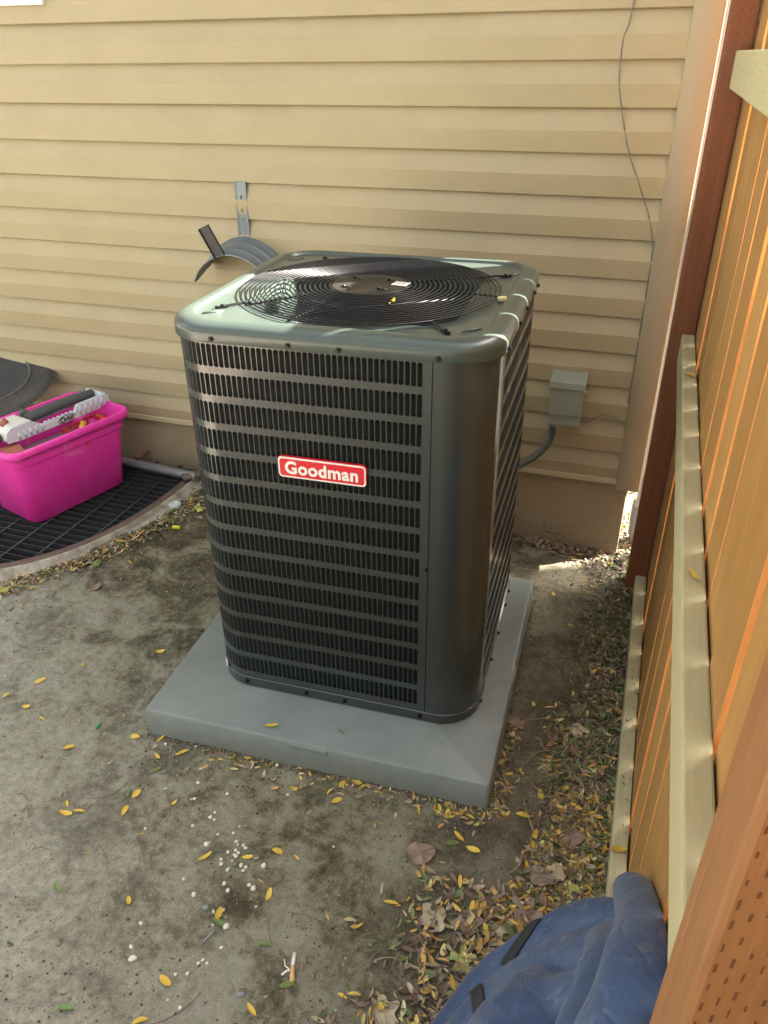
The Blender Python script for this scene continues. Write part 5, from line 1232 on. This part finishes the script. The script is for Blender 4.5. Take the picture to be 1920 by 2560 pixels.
bulk('soil_crumbs', pts3, g_crumb, M_CRUMB, 'fine soil crumbs and grit over the packed dirt', 'soil crumbs')

# ------------------------------------------------------------------ added surroundings out of frame: shrubs and slab for reflections, house block for shade
def shrub(name, x, y, rx, ry, h, n, label, seed):  # shrubs added out of view to give green reflections
    rnd = random.Random(seed); V = []; F = []; col = []
    t = empty(name, (x, y, 0), 0, label, 'shrub', 'shrubs added out of frame')
    for i in range(n):
        d = Vector((rnd.gauss(0, 1), rnd.gauss(0, 1), rnd.gauss(0, 1))).normalized()*rnd.uniform(0.72, 1.0)**0.5
        q = 1+0.3*noise.noise(d*2.2+Vector((seed, 0, 0))); p = Vector((d.x*rx*q, d.y*ry*q, h*0.5+d.z*h*0.5*q)); s = rnd.uniform(0.05, 0.10)
        a = Vector((rnd.gauss(0, 1), rnd.gauss(0, 1), rnd.gauss(0, 1))).normalized(); b = a.orthogonal().normalized(); c = a.cross(b)
        V += [tuple(p+b*s), tuple(p+c*s*0.6), tuple(p-b*s), tuple(p-c*s*0.6)]; F.append((4*i, 4*i+1, 4*i+2, 4*i+3)); k = rnd.uniform(0.5, 1.4); col += [(0.055*k, 0.10*k, 0.030*k, 1)]*4
    me = bpy.data.meshes.new('foliage'); me.from_pydata(V, [], F); me.materials.append(M_HEDGE); at = me.color_attributes.new('tint', 'FLOAT_COLOR', 'POINT'); at.data.foreach_set('color', np.array(col).ravel())
    o = bpy.data.objects.new('foliage', me); C.objects.link(o); o.parent = t
    m = MB(); m.tube([(0, 0, -0.1), (0.05, 0, h*0.4), (0, 0.05, h*0.8)], [0.08, 0.06, 0.02], 8); obj('trunk', m, M_STEM, t, world=False, smooth=True)
shrub('added_shrub', -2.2, -8.5, 2.4, 1.2, 3.6, 2600, 'added broad green shrub behind the camera, there for reflections', 3)
shrub('added_shrub', 2.0, -9.5, 2.2, 1.2, 4.2, 2600, 'added tall green shrub behind the camera to the right, for reflections', 8)
shrub('added_shrub', -6.5, -5.5, 1.6, 2.0, 3.2, 2200, 'added rounded green shrub far to the left, for reflections', 5)

# unseen house block added beyond the fence to shade its lower part
nb = empty('added_shade_house', (9.5, -3.0, 0), 0, 'added two storey house block, out of frame, that shades the lower cedar fence', 'house')
m = MB(); m.box(6.0, 13.0, -9.0, 3.725, -0.4, 5.6); obj('wall', m, M_TRIM, nb)
m = MB(); m.prism([(5.7, 5.6), (13.3, 5.6), (12.4, 5.92), (6.6, 5.92)], lambda a, b, d: (a, d, b), -9.3, 3.76); m.prism([(6.6, 5.92), (12.4, 5.92), (9.5, 6.6)], lambda a, b, d: (a, d, b), -9.3, 3.76); obj('roof', m, M_ROOF, nb)
for wy in (-6.5, -3.5, -0.5):
    for wz in (0.9, 3.4):
        m = MB(); m.box(5.95, 6.0, wy, wy+1.2, wz, wz+1.3); wf = obj('window', m, M_WHITE, nb); m = MB(); m.box(5.94, 5.952, wy+0.08, wy+1.12, wz+0.08, wz+1.22); obj('pane', m, bpy.data.materials['window_glass'], wf)

# unseen pale slab added behind the camera for a pinkish gleam in the enamel
m = MB(); m.box(-5.5, -1.35, -6.5, -2.75, -0.08, 0.035); po = obj('added_patio', m, simple('pinkish_concrete', (0.50, 0.42, 0.37), 0.85, 0.1, 12, 0.2), bevel=0.01); po['kind'] = 'structure'
